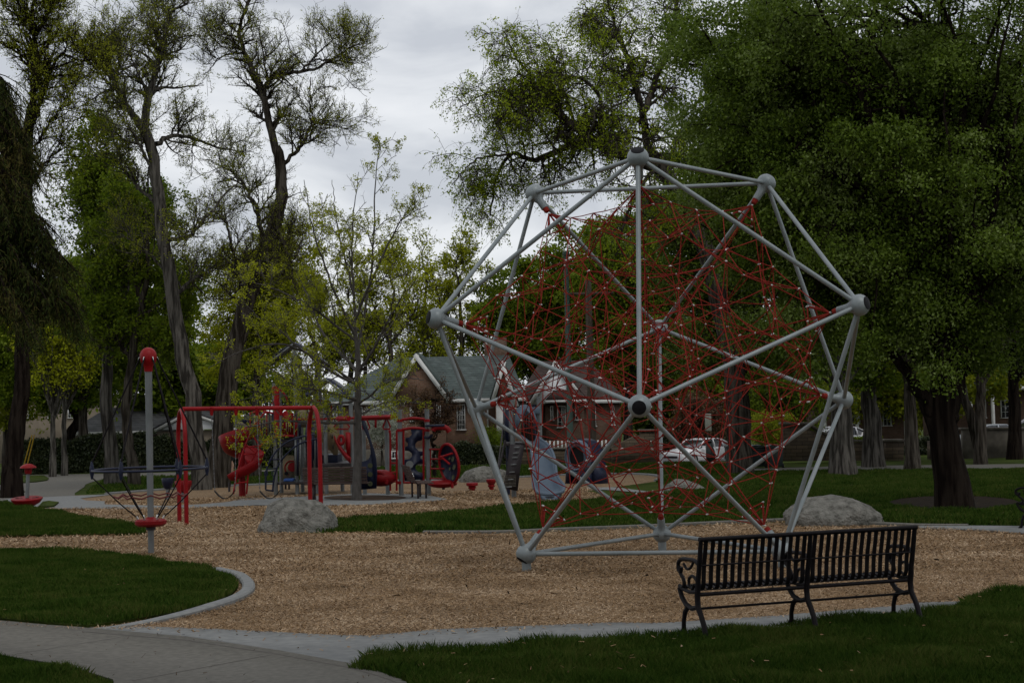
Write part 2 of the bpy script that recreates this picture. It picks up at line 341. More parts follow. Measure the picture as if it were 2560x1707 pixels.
CHIPS = [(-80, 1262), (-80, 1566), (200, 1580), (370, 1576), (544, 1580), (697, 1588), (827, 1594), (925, 1597), (1001, 1590), (1088, 1581), (1306, 1573), (1524, 1564), (1660, 1564),
 (1949, 1545), (2226, 1522), (2296, 1513), (2405, 1509), (2427, 1500), (2560, 1471), (2750, 1430), (2800, 1345), (2560, 1336), (2400, 1324), (2296, 1318), (2105, 1314), (1973, 1305), (1813, 1311), (1600, 1321), (1417, 1328),
 (1260, 1335), (1100, 1334), (1000, 1333), (900, 1331), (830, 1333), (762, 1333), (700, 1330), (760, 1310), (838, 1302), (870, 1296), (980, 1290), (1088, 1283), (1190, 1273), (1286, 1263), (1358, 1259), (1430, 1255), (1467, 1247),
 (1530, 1244), (1500, 1236), (1467, 1228), (1500, 1222), (1536, 1217), (1600, 1209), (1640, 1203), (1650, 1197), (1640, 1190), (1600, 1187), (1544, 1186), (1400, 1189), (1300, 1194), (1150, 1202), (940, 1205), (640, 1213),
 (500, 1216), (430, 1224), (266, 1236), (187, 1238), (98, 1262)]
sheet('wood_chip_bed', CHIPS, .006, M['chips'])
sheet('footpath', [(-80, 1190), (0, 1188), (266, 1184), (500, 1180), (700, 1174), (1000, 1160), (1240, 1155), (1340, 1153), (1340, 1159), (1240, 1161), (1000, 1166), (700, 1181), (500, 1189), (364, 1192), (266, 1196), (240, 1202), (214, 1211), (210, 1218), (187, 1233), (187, 1242), (0, 1252), (-80, 1254)], .014, M['walk'])
sheet('footpath', [(1870, 1172), (1955, 1170), (2130, 1165), (2560, 1160), (2700, 1156), (2700, 1168), (2560, 1172), (2130, 1177), (1955, 1179), (1870, 1175)], .014, M['walk'])
sheet('lawn', [(-80, 1191), (0, 1190), (110, 1190), (122, 1197), (118, 1202), (90, 1206), (0, 1212), (-80, 1216)], .05, M['grass'], 1)
sheet('lawn', [(-80, 1228), (0, 1228), (40, 1229), (63, 1231), (30, 1233), (-80, 1236)], .05, M['grass'], 1)
sheet('concrete_band', [(-80, 1252), (187, 1240), (290, 1236), (200, 1247), (215, 1252), (262, 1254), (262, 1262), (425, 1266), (500, 1262), (560, 1257), (580, 1254), (595, 1247), (640, 1245), (700, 1244), (811, 1240), (850, 1236), (920, 1234), (1000, 1236), (1060, 1238), (1092, 1243), (1121, 1250), (1060, 1256), (1000, 1259), (920, 1263), (813, 1266), (640, 1264), (560, 1268), (425, 1273), (254, 1273), (98, 1273), (-80, 1275)], .022, M['concrete'])
sheet('tree_well_mulch', [(913+103*math.cos(a), 1246+6.5*math.sin(a)) for a in np.linspace(0, 2*math.pi, 36)[:-1]], .03, M['mulch'])
sheet('lawn', [(96, 1270), (107, 1258), (122, 1256), (147, 1259), (140, 1265), (134, 1269), (115, 1271)], .06, M['grass'], 1)
sheet('road', [(1560, 1143), (1990, 1136), (1990, 1149), (1560, 1156)], .012, M['asphalt'])
sheet('sidewalk', [(-80, 1552), (0, 1557), (196, 1573), (218, 1576), (468, 1598), (697, 1633), (871, 1665), (947, 1685), (1012, 1710), (1100, 1790), (300, 1790), (283, 1707), (163, 1671), (0, 1644), (-80, 1630)], .03, M['walk'], 1)
sheet('concrete_strip', [(196, 1573), (370, 1571), (544, 1577), (697, 1585), (827, 1592), (925, 1594), (1001, 1587), (1088, 1578), (1306, 1570), (1524, 1561), (1660, 1562), (1949, 1543), (2226, 1520), (2296, 1511), (2405, 1507), (2335, 1541), (2177, 1556), (1960, 1572), (1742, 1594), (1524, 1609), (1306, 1624), (1088, 1640), (925, 1653), (873, 1680), (697, 1632), (468, 1597)], .024, M['concrete'], 1)
for a, b in (((0, 1640), (300, 1592)), ((330, 1700), (680, 1635))):
    p, q = G(*a, .032), G(*b, .032); d = (q-p); d = d/np.linalg.norm(d)*.008; nn = np.array([-d[1], d[0], 0])
    m_ = MB(); m_.add([p-nn, p+nn, q+nn, q-nn], [(0, 1, 2, 3)]); tag(part('paving_joint', m_, M['joint'], sm=False), kind='structure')
p = [G(*q, .033) for q in ((205, 1577), (468, 1599), (697, 1634), (873, 1667), (947, 1688), (1012, 1712))]
m_ = MB()
for a, b in zip(p[:-1], p[1:]):
    n_ = np.array([0, .012, 0]); m_.add([a-n_, a+n_, b+n_, b-n_], [(0, 1, 2, 3)])
tag(part('paving_joint', m_, M['joint'], sm=False), kind='structure')
LOBE = [(-80, 1384), (0, 1384), (109, 1382), (218, 1388), (327, 1399), (435, 1415), (522, 1431), (577, 1453), (596, 1475), (577, 1496), (522, 1520), (435, 1542), (327, 1560), (218, 1575), (131, 1569), (0, 1557), (-80, 1551)]
sheet('lawn', LOBE, .05, M['grass'], 1)
WEDGE = [(-80, 1252), (0, 1259), (109, 1279), (218, 1298), (327, 1317), (370, 1326), (359, 1337), (300, 1339), (218, 1340), (109, 1342), (0, 1345), (-80, 1347)]
sheet('lawn', WEDGE, .05, M['grass'], 1)
sheet('bench_pad', [(2298, 1317), (2400, 1317), (2526, 1318), (2680, 1320), (2680, 1343), (2560, 1337), (2450, 1329), (2298, 1323)], .03, M['concrete'], 1)
sheet('concrete_apron', [(1467, 1219), (1540, 1219), (1616, 1229), (1680, 1232), (1680, 1236), (1616, 1234), (1540, 1227), (1467, 1223)], .02, M['concrete'])
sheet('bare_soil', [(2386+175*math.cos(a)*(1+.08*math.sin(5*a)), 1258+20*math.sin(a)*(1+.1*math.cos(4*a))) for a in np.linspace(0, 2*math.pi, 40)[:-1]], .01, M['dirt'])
kerb([(540, 1430), (600, 1446), (622, 1475), (594, 1501), (522, 1526), (414, 1552), (305, 1570), (205, 1578), (150, 1580)], .15, .07, M['concrete'], taper=.5)
kerb([(1060, 1334), (1130, 1334), (1260, 1333), (1417, 1326), (1600, 1319), (1813, 1309), (1973, 1302)], .11, .06, M['walk'])
kerb([(2105, 1311), (2200, 1313), (2298, 1317), (2420, 1318)], .11, .06, M['walk'])
kerb([(266, 1236), (430, 1224), (640, 1213), (940, 1204), (1150, 1202), (1300, 1194), (1400, 1189), (1544, 1186), (1620, 1188), (1652, 1194), (1640, 1203)], .15, .07, M['concrete'])
# ------------------------------------------------------------------ scatter: blades and chips
def inside(P, poly):
    x, y = P[:, 0], P[:, 1]; c = np.zeros(len(P), bool); q = poly; n = len(q); j = n-1
    for i in range(n):
        xi, yi, xj, yj = q[i][0], q[i][1], q[j][0], q[j][1]
        k = ((yi > y) != (yj > y)) & (x < (xj-xi)*(y-yi)/(yj-yi+1e-12)+xi); c ^= k; j = i
    return c
def scatter(px, dens, ymax=1e9, holes=()):
    q = gpoly(px)[:, :2]; lo, hi = q.min(0), q.max(0); hi[1] = min(hi[1], ymax)
    n = int(dens*(hi[0]-lo[0])*(hi[1]-lo[1])); P = rng.uniform(lo, hi, (n, 2)); P = P[inside(P, q)]
    for h in holes: P = P[~inside(P, gpoly(h)[:, :2])]
    return P
def blades(name, P, w, h, m, z0=0.0, label=None, clump=1.0):
    n = len(P); a = rng.uniform(0, 2*np.pi, n); 
    cl = np.sin(P[:, 0]*3.1+np.sin(P[:, 1]*2.3)*2)*np.sin(P[:, 1]*2.7+np.sin(P[:, 0]*1.7)*2)
    hh = h*(rng.uniform(.45, 1.15, n))*(1+clump*.5*cl); lean = rng.normal(0, .35, (n, 2))*hh[:, None]
    b = np.stack([P[:, 0], P[:, 1], gz(P[:, 1])+z0], 1); d = np.stack([np.cos(a), np.sin(a), 0*a], 1)*w/2
    mid = b+np.stack([lean[:, 0]*.35, lean[:, 1]*.35, hh*.6], 1); tip = b+np.stack([lean[:, 0], lean[:, 1], hh], 1)
    v = np.stack([b-d, b+d, mid+d*.8, tip, mid-d*.8], 1).reshape(-1, 3); i = np.arange(n)[:, None]*5
    mb = MB(); mb.add(v, i+np.array([[0, 1, 2, 3, 4]]))
    o = part(name, mb, m, sm=False); tag(o, kind='stuff', label=label, cat='grass'); return o
NEAR = [(871, 1680), (925, 1647), (1088, 1634), (1306, 1618), (1524, 1603), (1742, 1588), (1960, 1566), (2177, 1551), (2330, 1538), (2400, 1517), (2427, 1499), (2560, 1471), (2750, 1430), (2950, 1790), (1100, 1790), (1012, 1713), (947, 1688)]
blades('grass', scatter(NEAR, 7500), .007, .085, M['blade'], 0, 'lush mown grass in front of the black bench')
blades('grass', scatter([(-80, 1632), (0, 1646), (163, 1673), (283, 1709), (300, 1790), (-160, 1790)], 7500), .007, .07, M['blade'], 0, 'grass corner below the sidewalk at lower left')
blades('grass', scatter(LOBE, 3400), .011, .075, M['blade'], .045, 'grass on the rounded lawn lobe inside the pale kerb')
blades('grass', scatter(WEDGE, 1500), .016, .085, M['blade'], .045, 'grass on the wedge lawn beside the rope spinner')
ISLE = [(762, 1330), (830, 1303), (980, 1291), (1088, 1284), (1190, 1274), (1286, 1264), (1430, 1256), (1530, 1246), (1620, 1236), (1680, 1236), (1690, 1220), (1640, 1206), (1660, 1196), (1760, 1180), (1960, 1180), (2640, 1172), (2680, 1318), (2105, 1309), (1973, 1300), (1813, 1307), (1600, 1317), (1417, 1324), (1260, 1331), (1000, 1331)]
blades('grass', scatter(ISLE, 620, holes=([(2386+165*math.cos(a), 1258+18*math.sin(a)) for a in np.linspace(0, 6.28, 30)],)), .026, .095, M['blade'], 0, 'lawn behind the climbing dome out to the far footpath')
blades('grass', scatter([(215, 1234), (266, 1197), (500, 1190), (1000, 1168), (1400, 1165), (1780, 1158), (1870, 1178), (1640, 1186), (1400, 1187), (1150, 1200), (640, 1211), (430, 1222)], 160), .05, .12, M['blade'], 0, 'far lawn strip behind the playground')
P = scatter(CHIPS, 2300, ymax=19, holes=(LOBE, WEDGE)); P2 = scatter(CHIPS, 1000, ymax=27, holes=(LOBE, WEDGE)); P2 = P2[P2[:, 1] > 19]; P3 = scatter(CHIPS, 260, ymax=46, holes=(LOBE, WEDGE, [(0, 1252), (300, 1236), (200, 1247), (262, 1255), (262, 1262), (425, 1266), (580, 1254), (811, 1240), (920, 1234), (1060, 1238), (1121, 1250), (920, 1263), (560, 1268), (0, 1273)])); P3 = P3[P3[:, 1] > 27]
sc = np.concatenate([np.full(len(P), .72), np.full(len(P2), 1.05), np.full(len(P3), 1.7)]); P = np.vstack([P, P2, P3])
def flakes(name, P, sc, m, label):
    n = len(P); a = rng.uniform(0, 2*np.pi, n); L = rng.uniform(.018, .05, n)*sc; w = rng.uniform(.006, .014, n)*sc
    til = rng.normal(0, .3, n); d = np.stack([np.cos(a), np.sin(a), til], 1)*L[:, None]/2; e_ = np.stack([-np.sin(a), np.cos(a), rng.normal(0, .35, n)], 1)*w[:, None]/2
    c = np.stack([P[:, 0], P[:, 1], gz(P[:, 1])+.012+rng.uniform(0, .018, n)+np.abs(til)*L*.4], 1)
    v = np.stack([c-d-e_, c-d+e_, c+d+e_*.6, c+d-e_*.6], 1).reshape(-1, 3); i = np.arange(n)[:, None]*4
    mb = MB(); mb.add(v, i+np.array([[0, 1, 2, 3]])); o = part(name, mb, m, sm=False); tag(o, label, 'wood chips', kind='stuff')
flakes('wood_chips', P, sc, M['chipflake'], 'loose tan wood chips covering the play pit')
P = scatter([(196, 1575), (544, 1577), (925, 1594), (1524, 1561), (2226, 1520), (2226, 1540), (1524, 1580), (925, 1625), (697, 1640), (300, 1600)], 26)
P4 = scatter([(196, 1574), (544, 1577), (925, 1594), (1524, 1561), (1960, 1541), (1960, 1548), (1524, 1570), (925, 1604), (544, 1588), (230, 1580)], 170); P5 = scatter([(560, 1440), (620, 1450), (640, 1478), (600, 1510), (420, 1560), (215, 1580), (215, 1570), (522, 1518), (590, 1480)], 45); P = np.vstack([P, P4, P5]); flakes('wood_chips', np.vstack([P-np.array([0, 0])]), np.full(len(P), 1.1), M['chipflake'], 'stray wood chips strewn over the pale concrete strip')
P = np.vstack([scatter(NEAR, 5), scatter(LOBE, 2.2), scatter(ISLE, .8), scatter(WEDGE, 2)]); flakes('fallen_leaves', P+0, np.full(len(P), 1.0), M['chipflake'], 'scattered bits and fallen leaves lying in the lawns')
bpy.data.objects['fallen_leaves'].location.z = .055; bpy.data.objects['fallen_leaves']['category'] = 'fallen leaves'
P = scatter(CHIPS, 1.3, ymax=34, holes=(LOBE, WEDGE)); flakes('dark_debris', P, np.full(len(P), 1.8), M['barkdark'], 'dark bark bits and seed pods lying on the wood chips'); bpy.data.objects['dark_debris']['category'] = 'debris'
P = scatter([(-80, 1552), (196, 1573), (468, 1598), (871, 1665), (1100, 1790), (300, 1790), (163, 1671), (-80, 1630)], 9); flakes('path_debris', P, np.full(len(P), .8), M['mulch'], 'small dark chips strewn on the foreground sidewalk'); bpy.data.objects['path_debris'].location.z = .03; bpy.data.objects['path_debris']['category'] = 'debris'
# ================================================================== CLIMBING DOME
ED = 3.25; phi = (1+5**.5)/2
cx0, cy0 = .5703*ED, 6.3829*ED; zb = CAMZ-.598*ED; rot = -.13658
r1, r2 = .57735, .93417; zs = [0, .57735, .93417, 1.51152]
def dv(r, deg, z):
    x, y = r*math.cos(R(deg)), r*math.sin(R(deg)); c, s = math.cos(rot), math.sin(rot)
    return np.array([x*c-y*s, x*s+y*c, z])*ED+np.array([cx0, cy0, zb])
DV = [dv(r1, 90, 0), dv(r1, 210, 0), dv(r1, 330, 0), dv(r2, 270, zs[1]), dv(r2, 150, zs[1]), dv(r2, 30, zs[1]), dv(r2, 90, zs[2]), dv(r2, 210, zs[2]), dv(r2, 330, zs[2]), dv(r1, 270, zs[3]), dv(r1, 150, zs[3]), dv(r1, 30, zs[3])]
DC = np.mean(DV, axis=0)
dome = thing('climbing_dome', (cx0, cy0, gz(cy0)), 'large silver tubular climbing frame with a red rope net inside, on wood chips', 'climbing frame')
edges = [(i, j) for i in range(12) for j in range(i+1, 12) if abs(np.linalg.norm(DV[i]-DV[j])-ED) < .01]
for i, j in edges:
    part('strut', MB().tube([DV[i], DV[j]], .029, 14), M['steel'], dome)
def zrot(d):
    d = d/np.linalg.norm(d); u = np.cross(d, (0, 0, 1.)); u = u/np.linalg.norm(u) if np.linalg.norm(u) > 1e-3 else np.array([1., 0, 0]); q = np.cross(d, u)
    return np.stack([u, q, d], 1)
for i, p in enumerate(DV):
    d = p-DC; Mx = zrot(d)
    a = np.linspace(-.5*np.pi*.62, .5*np.pi*.55, 9)
    prof = [(.045, -.30), (.052, -.29), (.055, -.16)]+[(.135*math.cos(t), .135*math.sin(t)*.92) for t in a]
    prof += [(.084, .098)]
    nd = part('node_ball', MB().lathe(prof, p, 24, Mx), M['steel'], dome)
    part('cap', MB().lathe([(.080, .08), (.082, .104), (.06, .112), (.0, .114)], p, 20, Mx), M['rubber'], nd)
    part('rope_socket', MB().lathe([(.02, -.365), (.036, -.36), (.044, -.302), (.042, -.30)], p, 12, Mx), M['rope'], nd)
for i in (0, 1, 2):
    p = DV[i]; part('foot', MB().tube([p-[0, 0, .08], [p[0], p[1], gz(p[1])-.1]], .06, 12), M['steel'], dome)
net = MB(); clampv = []
anch = [p+(DC-p)/np.linalg.norm(DC-p)*.40 for p in DV]
faces = [(i, j, k) for i in range(12) for j in range(i+1, 12) for k in range(j+1, 12) if (i, j) in edges and (j, k) in edges and (i, k) in edges]
seen = set(); shells = []
def shell(sc, s, n, rr):
    pts = {}
    for f in faces:
        c = [DC+(anch[q]-DC)*sc for q in f]
        def pt(i, j, k):
            b = np.array([i, j, k])/n; key = tuple(sorted((f[q], int([i, j, k][q])) for q in range(3) if [i, j, k][q]))
            if key not in pts:
                p = b[0]*c[0]+b[1]*c[1]+b[2]*c[2]; w = 1-(b**2).sum(); ss = s[0]*w/.5+s[1]*27*b[0]*b[1]*b[2]
                pts[key] = DC+(p-DC)*(1-ss)+rng.normal(0, .03, 3)*(w > .05)
            return key
        for i in range(n+1):
            for j in range(n+1-i):
                k = n-i-j
                for q in ((i+1, j-1, k), (i+1, j, k-1), (i, j+1, k-1)):
                    if min(q) < 0: continue
                    a, b = pt(i, j, k), pt(*q); kk = (min(a, b), max(a, b), sc)
                    if kk in seen: continue
                    seen.add(kk); A_, B_ = pts[a], pts[b]
                    net.tube([A_, (A_+B_)/2-[0, 0, .008], B_], rr, 5)
    clampv.extend(pts.values()); return pts
s1 = shell(1.0, (.09, .10), 4, .0068); s2 = shell(.60, (.10, .10), 2, .0065); s3 = shell(.24, (0, 0), 1, .0065)
def link(pa, pb, keys):
    for k in keys:
        net.tube([pa[k], pb[k]], .0085, 5)
for q in range(12):
    k5, k3, k2 = ((q, 4),), ((q, 2),), ((q, 1),)
    net.tube([s1[k5], s2[k3]], .009, 5); net.tube([s2[k3], s3[k2]], .009, 5)
l2 = list(s2.values()); l1 = list(s1.values()); l3 = list(s3.values())
for p in l2:
    d = sorted(range(len(l1)), key=lambda i: np.linalg.norm(l1[i]-p)); net.tube([p, l1[d[0]]], .0062, 5)
for p in l3:
    d = sorted(range(len(l2)), key=lambda i: np.linalg.norm(l2[i]-p)); net.tube([p, l2[d[0]]], .0085, 5); 
for i, p in enumerate(anch):   # doubled knots close to the corners
    ns = [j for j in range(12) if (min(i, j), max(i, j)) in edges]
    for j in ns:
        q = p+(anch[j]-p)*.07+(DC-p)*.05; net.tube([p, q], .011, 6)
        j2 = min((k for k in ns if k != j), key=lambda k: np.linalg.norm(DV[k]-DV[j])); 
        for k in ns:
            if k > j and (j, k) in edges: net.tube([q, p+(anch[k]-p)*.07+(DC-p)*.05], .009, 5)
        clampv.append(q)
netobj = part('rope_net', net, M['rope'], dome)
cl = MB()
for p in clampv:
    a = rng.uniform(0, np.pi); ax = zrot(np.array([math.cos(a), math.sin(a), rng.uniform(-.6, .6)]))
    cl.sphere(p, (.014, .014, .027), 8, 5, ax)
tag(part('rope_clamps', cl, M['clamp'], netobj), kind='stuff')
# ================================================================== BLACK BENCH
def black_bench(loc, rz, L, nsec, label):
    b = thing('park_bench', loc, label, 'bench', rz=rz); sec = L/nsec
    # side profile (y forward, z up), y=0 at the foot of the back legs
    def frame(x):
        f = MB(); r = .022
        f.tube([(x, .05, .80+.05), (x, .075, .72), (x, .10, .60), (x, .125, .50), (x, .135, .42), (x, .15, .36), (x, .14, .27), (x, .085, .20), (x, .04, .13), (x, .015, .06), (x, -.01, .0)], [.02, .022, .022, .024, .026, .026, .026, .024, .024, .024, .03], 8)
        f.tube([(x, .50, .40), (x, .46, .33), (x, .38, .27), (x, .26, .245), (x, .15, .27)], .022, 8)
        f.tube([(x, .34, .25), (x, .40, .20), (x, .43, .12), (x, .435, .05), (x, .47, .0)], [.022, .022, .02, .022, .03], 8)
        f.tube([(x, .15, .40), (x, .30, .385), (x, .44, .40), (x, .50, .42)], .018, 8)
        return part('side_frame', f, M['black'], b, local=True)
    def arm(x):
        t = np.linspace(0, 1, 8)
        f = MB().tube(cr_spline([(x, .09, .63), (x, .18, .665), (x, .32, .665), (x, .44, .655), (x, .505, .62), (x, .51, .56), (x, .465, .545), (x, .45, .585)], 22), .018, 8)
        f.tube(cr_spline([(x, .50, .59), (x, .47, .53), (x, .42, .49), (x, .40, .44), (x, .45, .40)], 12), .017, 8)
        f.tube(cr_spline([(x, .13, .48), (x, .22, .53), (x, .30, .50), (x, .30, .44), (x, .24, .42), (x, .20, .46)], 14), .014, 8)
        f.tube(cr_spline([(x, .20, .66), (x, .26, .60), (x, .34, .58), (x, .40, .62)], 10), .012, 8)
        return part('armrest', f, M['black'], b, local=True)
    for i in range(nsec+1): frame(i*sec); arm(i*sec)
    part('top_rail', MB().tube([(-.02, .045, .855), (L+.02, .045, .855)], .021, 10), M['black'], b, local=True)
    part('seat_rail', MB().tube([(0, .50, .405), (L, .50, .405)], .017, 8), M['black'], b, local=True)
    part('seat_rail', MB().tube([(0, .155, .375), (L, .155, .375)], .017, 8), M['black'], b, local=True)
    part('back_rail', MB().tube([(0, .088, .63), (L, .088, .63)], .008, 8), M['black'], b, local=True)
    part('stretcher', MB().tube([(0, .26, .24), (L, .26, .24)], .011, 8), M['black'], b, local=True)
    prof = cr_spline([(.055, .85), (.075, .76), (.105, .64), (.12, .54), (.128, .47), (.15, .425), (.20, .405), (.30, .40), (.40, .415), (.47, .425), (.505, .41), (.515, .38)], 26)
    for s in range(nsec):
        n = 15
        for k in range(n):
            x = s*sec+(k+.75)*sec/(n+.5); m_ = MB(); w = .019; th = .0045
            T = np.gradient(prof, axis=0); T /= np.linalg.norm(T, axis=1)[:, None]; nn = np.stack([-T[:, 1], T[:, 0]], 1)*th
            v = []
            for p_, q_ in zip(prof, nn):
                v += [(x-w, p_[0]-q_[0], p_[1]-q_[1]), (x+w, p_[0]-q_[0], p_[1]-q_[1]), (x+w, p_[0]+q_[0], p_[1]+q_[1]), (x-w, p_[0]+q_[0], p_[1]+q_[1])]
            K = len(prof); f = [(i*4+a, i*4+(a+1) % 4, (i+1)*4+(a+1) % 4, (i+1)*4+a) for i in range(K-1) for a in range(4)]
            m_.add(v, f); part('slat', m_, M['black'], b, local=True)
    return b
pL, pR = G(1766, 1602), G(2303, 1561); dd = pR-pL
black_bench((pL[0], pL[1], pL[2]), math.atan2(dd[1], dd[0]), float(np.hypot(dd[0], dd[1])), 2, 'long black metal slatted bench seen from behind before the climbing dome')
p = G(2549, 1324)
black_bench((p[0]+.40, p[1]-.25, p[2]+.02), R(58), 1.8, 2, 'black metal bench cut off by the right edge on a pale pad')
# ================================================================== ROCKS
def boulder(x0, x1, ytop, ybase, label, seed, depth=.8, prof=None, m=None, sink=.25):
    c = G((x0+x1)/2, ybase); Y = c[1]; w = (x1-x0)/F*Y/2; rad_y = w*depth; Y += rad_y*.8
    top = A((x0+x1)/2, ytop, Y)[2]; z0 = gz(Y); h = top-z0
    r_ = np.random.default_rng(seed); bm = bmesh.new(); bmesh.ops.create_icosphere(bm, subdivisions=6, radius=1)
    from mathutils import noise as mn
    for v in bm.verts:
        d = v.co.copy(); s = 1+.16*mn.noise(d*1.3+Vector((seed*3.1, 0, 0)))+.06*mn.noise(d*3.2+Vector((seed, 5, 0)))+.02*mn.noise(d*9)
        q = d*s; z = q.z
        if prof: z *= np.interp(q.x, prof[0], prof[1])
        g_ = 1+.018*mn.noise(d*18)+.012*mn.noise(d*37); z = math.copysign(abs(z)**.78, z); v.co = Vector((q.x*w*g_, q.y*rad_y*g_, (z*h if z > 0 else z*h*sink)*g_))
    zm = max(v.co.z for v in bm.verts); 
    for v in bm.verts: v.co.z *= h/zm if v.co.z > 0 else 1
    cx_ = A((x0+x1)/2, ybase, Y)[0]
    m_ = bpy.data.meshes.new('boulder'); bm.to_mesh(m_); bm.free(); smooth_by_angle(m_, 180); m_.materials.append(m or M['stone'])
    o = bpy.data.objects.new('boulder', m_); C.objects.link(o); o.location = (cx_, Y, z0); o.rotation_euler = (0, 0, 0)
    return tag(o, label, 'boulder', 'boulders set around the play pit')
boulder(640, 850, 1243, 1331, 'rounded grey boulder at the tip of the grass in front of the red swing frame', 3, .9, ([-1, -.4, .1, .6, 1], [.9, 1.0, 1.02, .92, .8]))
boulder(1955, 2203, 1238, 1316, 'broad grey boulder behind the black bench on the right', 8, .8, ([-1, -.5, .1, .6, 1], [.7, 1, 1, .85, .6]))
boulder(1150, 1275, 1164, 1205, 'pale grey boulder behind the two red stepping stumps', 5, .7)
boulder(1659, 1765, 1196, 1226, 'low dark boulder in the lawn seen through the climbing dome', 12, .7, ([-1, -.4, .3, 1], [.7, 1.1, .7, .35]))
boulder(-40, 24, 1245, 1260, 'small pale boulder at the left edge behind the lawn wedge', 15, .8)
# ================================================================== ROPE SPINNER
def tb(pts, r, n=8, **k): return MB().tube(cr_spline(pts, max(8, len(pts)*5)) if len(pts) > 2 else np.array(pts), r, n, **k)
pb = G(378, 1385); X, Y, Z = pb
sp_ = thing('rope_spinner', pb, 'tall grey pole with red ball top, navy ring and black ropes', 'spinner')
zt = A(372, 872, Y)[2]; zring = A(378, 1172, Y)[2]; zd = A(378, 1301, Y)[2]
part('pole', MB().tube([(X, Y, Z-.2), (X, Y, zt-.18)], [.046, .058], 18), M['post'], sp_)
hd = part('head', MB().lathe([(.066, -.30), (.072, -.22), (.088, -.19), (.118, -.15), (.134, -.08), (.130, -.02), (.105, .035), (.065, .068), (.025, .082), (.0, .084)], (X, Y, zt-.06), 24), M['red'], sp_)
part('ring', MB().tube([(X+.885*math.cos(a), Y+.885*math.sin(a), zring) for a in np.linspace(0, 2*np.pi, 49)[:-1]], .021, 10, closed=True), M['navy'], sp_)
part('disc', MB().lathe([(.07, -.09), (.20, -.085), (.245, -.05), (.248, 0), (.22, .02), (.12, .03), (.06, .05), (.055, .06)], (X, Y, zd), 28), M['redplastic'], sp_)
part('collar', MB().lathe([(.05, -.05), (.075, -.04), (.075, 0), (.05, .01)], (X, Y, zd-.1), 16), M['deck'], sp_)
mid = []
for k in range(6):
    a = R(60*k+14); c, s = math.cos(a), math.sin(a); q = np.array([X+.885*c, Y+.885*s, zring])
    part('rope', tb([(X+.13*c, Y+.13*s, zt-.14), tuple(q+[0, 0, .12])], .015, 6), M['black'], sp_)
    lo = part('rope', tb([tuple(q-[0, 0, .1]), (X+.46*c, Y+.46*s, zd+.28), (X+.2*c, Y+.2*s, zd+.05)], .011, 6), M['black'], sp_)
    part('bracket', MB().tube([q-[0, 0, .13], q-[0, 0, .03], q+[0, 0, .04], q+[0, 0, .15]], [.015, .036, .036, .014], 8), M['navy'], sp_)
    part('clamp', MB().tube([(X+.135*c, Y+.135*s, zt-.13), (X+.16*c, Y+.16*s, zt-.20)], .010, 8), M['clamp'], sp_)
    part('clamp', MB().tube([(X+.19*c, Y+.19*s, zd+.03), (X+.215*c, Y+.215*s, zd+.075)], .016, 8), M['clamp'], sp_)
    mid.append(np.array([X+.56*c, Y+.56*s, zd+.40]))
mp_ = []
for k in range(6):
    a, b = mid[k], mid[(k+1) % 6]; mp_ += [a, (a*.75+b*.25)+[0, 0, -.03], (a+b)/2+[0, 0, .02], (a*.25+b*.75)+[0, 0, -.03]]
part('middle_rope', MB().tube(mp_, .013, 6, closed=True), mat('dark_red_rope', (.10, .014, .012), .8), sp_)
# ================================================================== TILTED DISC SPINNER
pb = G(68, 1272); X, Y, Z = pb
ds = thing('standing_spinner', pb, 'red dished standing spinner with a grey post and mushroom handgrip, left edge', 'spinner')
zt = A(68, 1159, Y)[2]; h = zt-Z
part('bowl', MB().lathe([(.10, .0), (.2, .05), (.34, .13), (.41, .22), (.415, .25), (.38, .262), (.1, .25), (.05, .255)], (X, Y, Z+.04), 30, Matrix.Rotation(R(6), 3, 'X')), M['redplastic'], ds)
dk = MB()
for k in range(10):
    a = k*.63; dk.sphere((X+.27*math.cos(a), Y+.27*math.sin(a), Z+.31), (.055, .04, .006), 8, 4)
part('grip_pads', dk, M['rubber'], ds)
part('post', MB().tube([(X, Y, Z+.25), (X+.04, Y, zt-.2)], .05, 14), M['post'], ds)
part('handgrip', MB().lathe([(.08, -.27), (.1, -.2), (.10, -.13), (.215, -.11), (.2, -.07), (.12, -.02), (.05, .0), (0, .005)], (X+.04, Y, zt), 20), M['redplastic'], ds)
gw = thing('guy_wire_guards', base(47, 55), 'pair of yellow guy wire covers leaning behind the standing spinner', 'pole guard')
for x0, x1 in ((60, 80), (68, 86)): part('cover', MB().tube([A(x0, 1162, 55), A(x1, 1087, 55)], .022, 8), M['yellow'], gw)
# ================================================================== CUP SPINNERS
def cup(px, pyb, pyt, r, m, label):
    p = G(px, pyb); zt = A(px, pyt, p[1])[2]
    t = thing('cup_spinner', p, label, 'spinner', 'bowl seats on posts behind the swing frame')
    part('post', MB().tube([p-[0, 0, .1], (p[0], p[1], zt-.2)], .06, 12), M['post'], t)
    part('bowl', MB().lathe([(.08, -.30), (r*.7, -.26), (r, -.10), (r*1.03, 0), (r*.97, .02), (r*.9, -.08), (r*.5, -.2), (.0, -.22)], (p[0], p[1], zt), 24), m, t)
cup(459, 1256, 1203, .23, M['redplastic'], 'red bowl seat on a grey post behind the left swing leg')
cup(420, 1250, 1196, .17, M['navy'], 'navy bowl seat left of the red one')
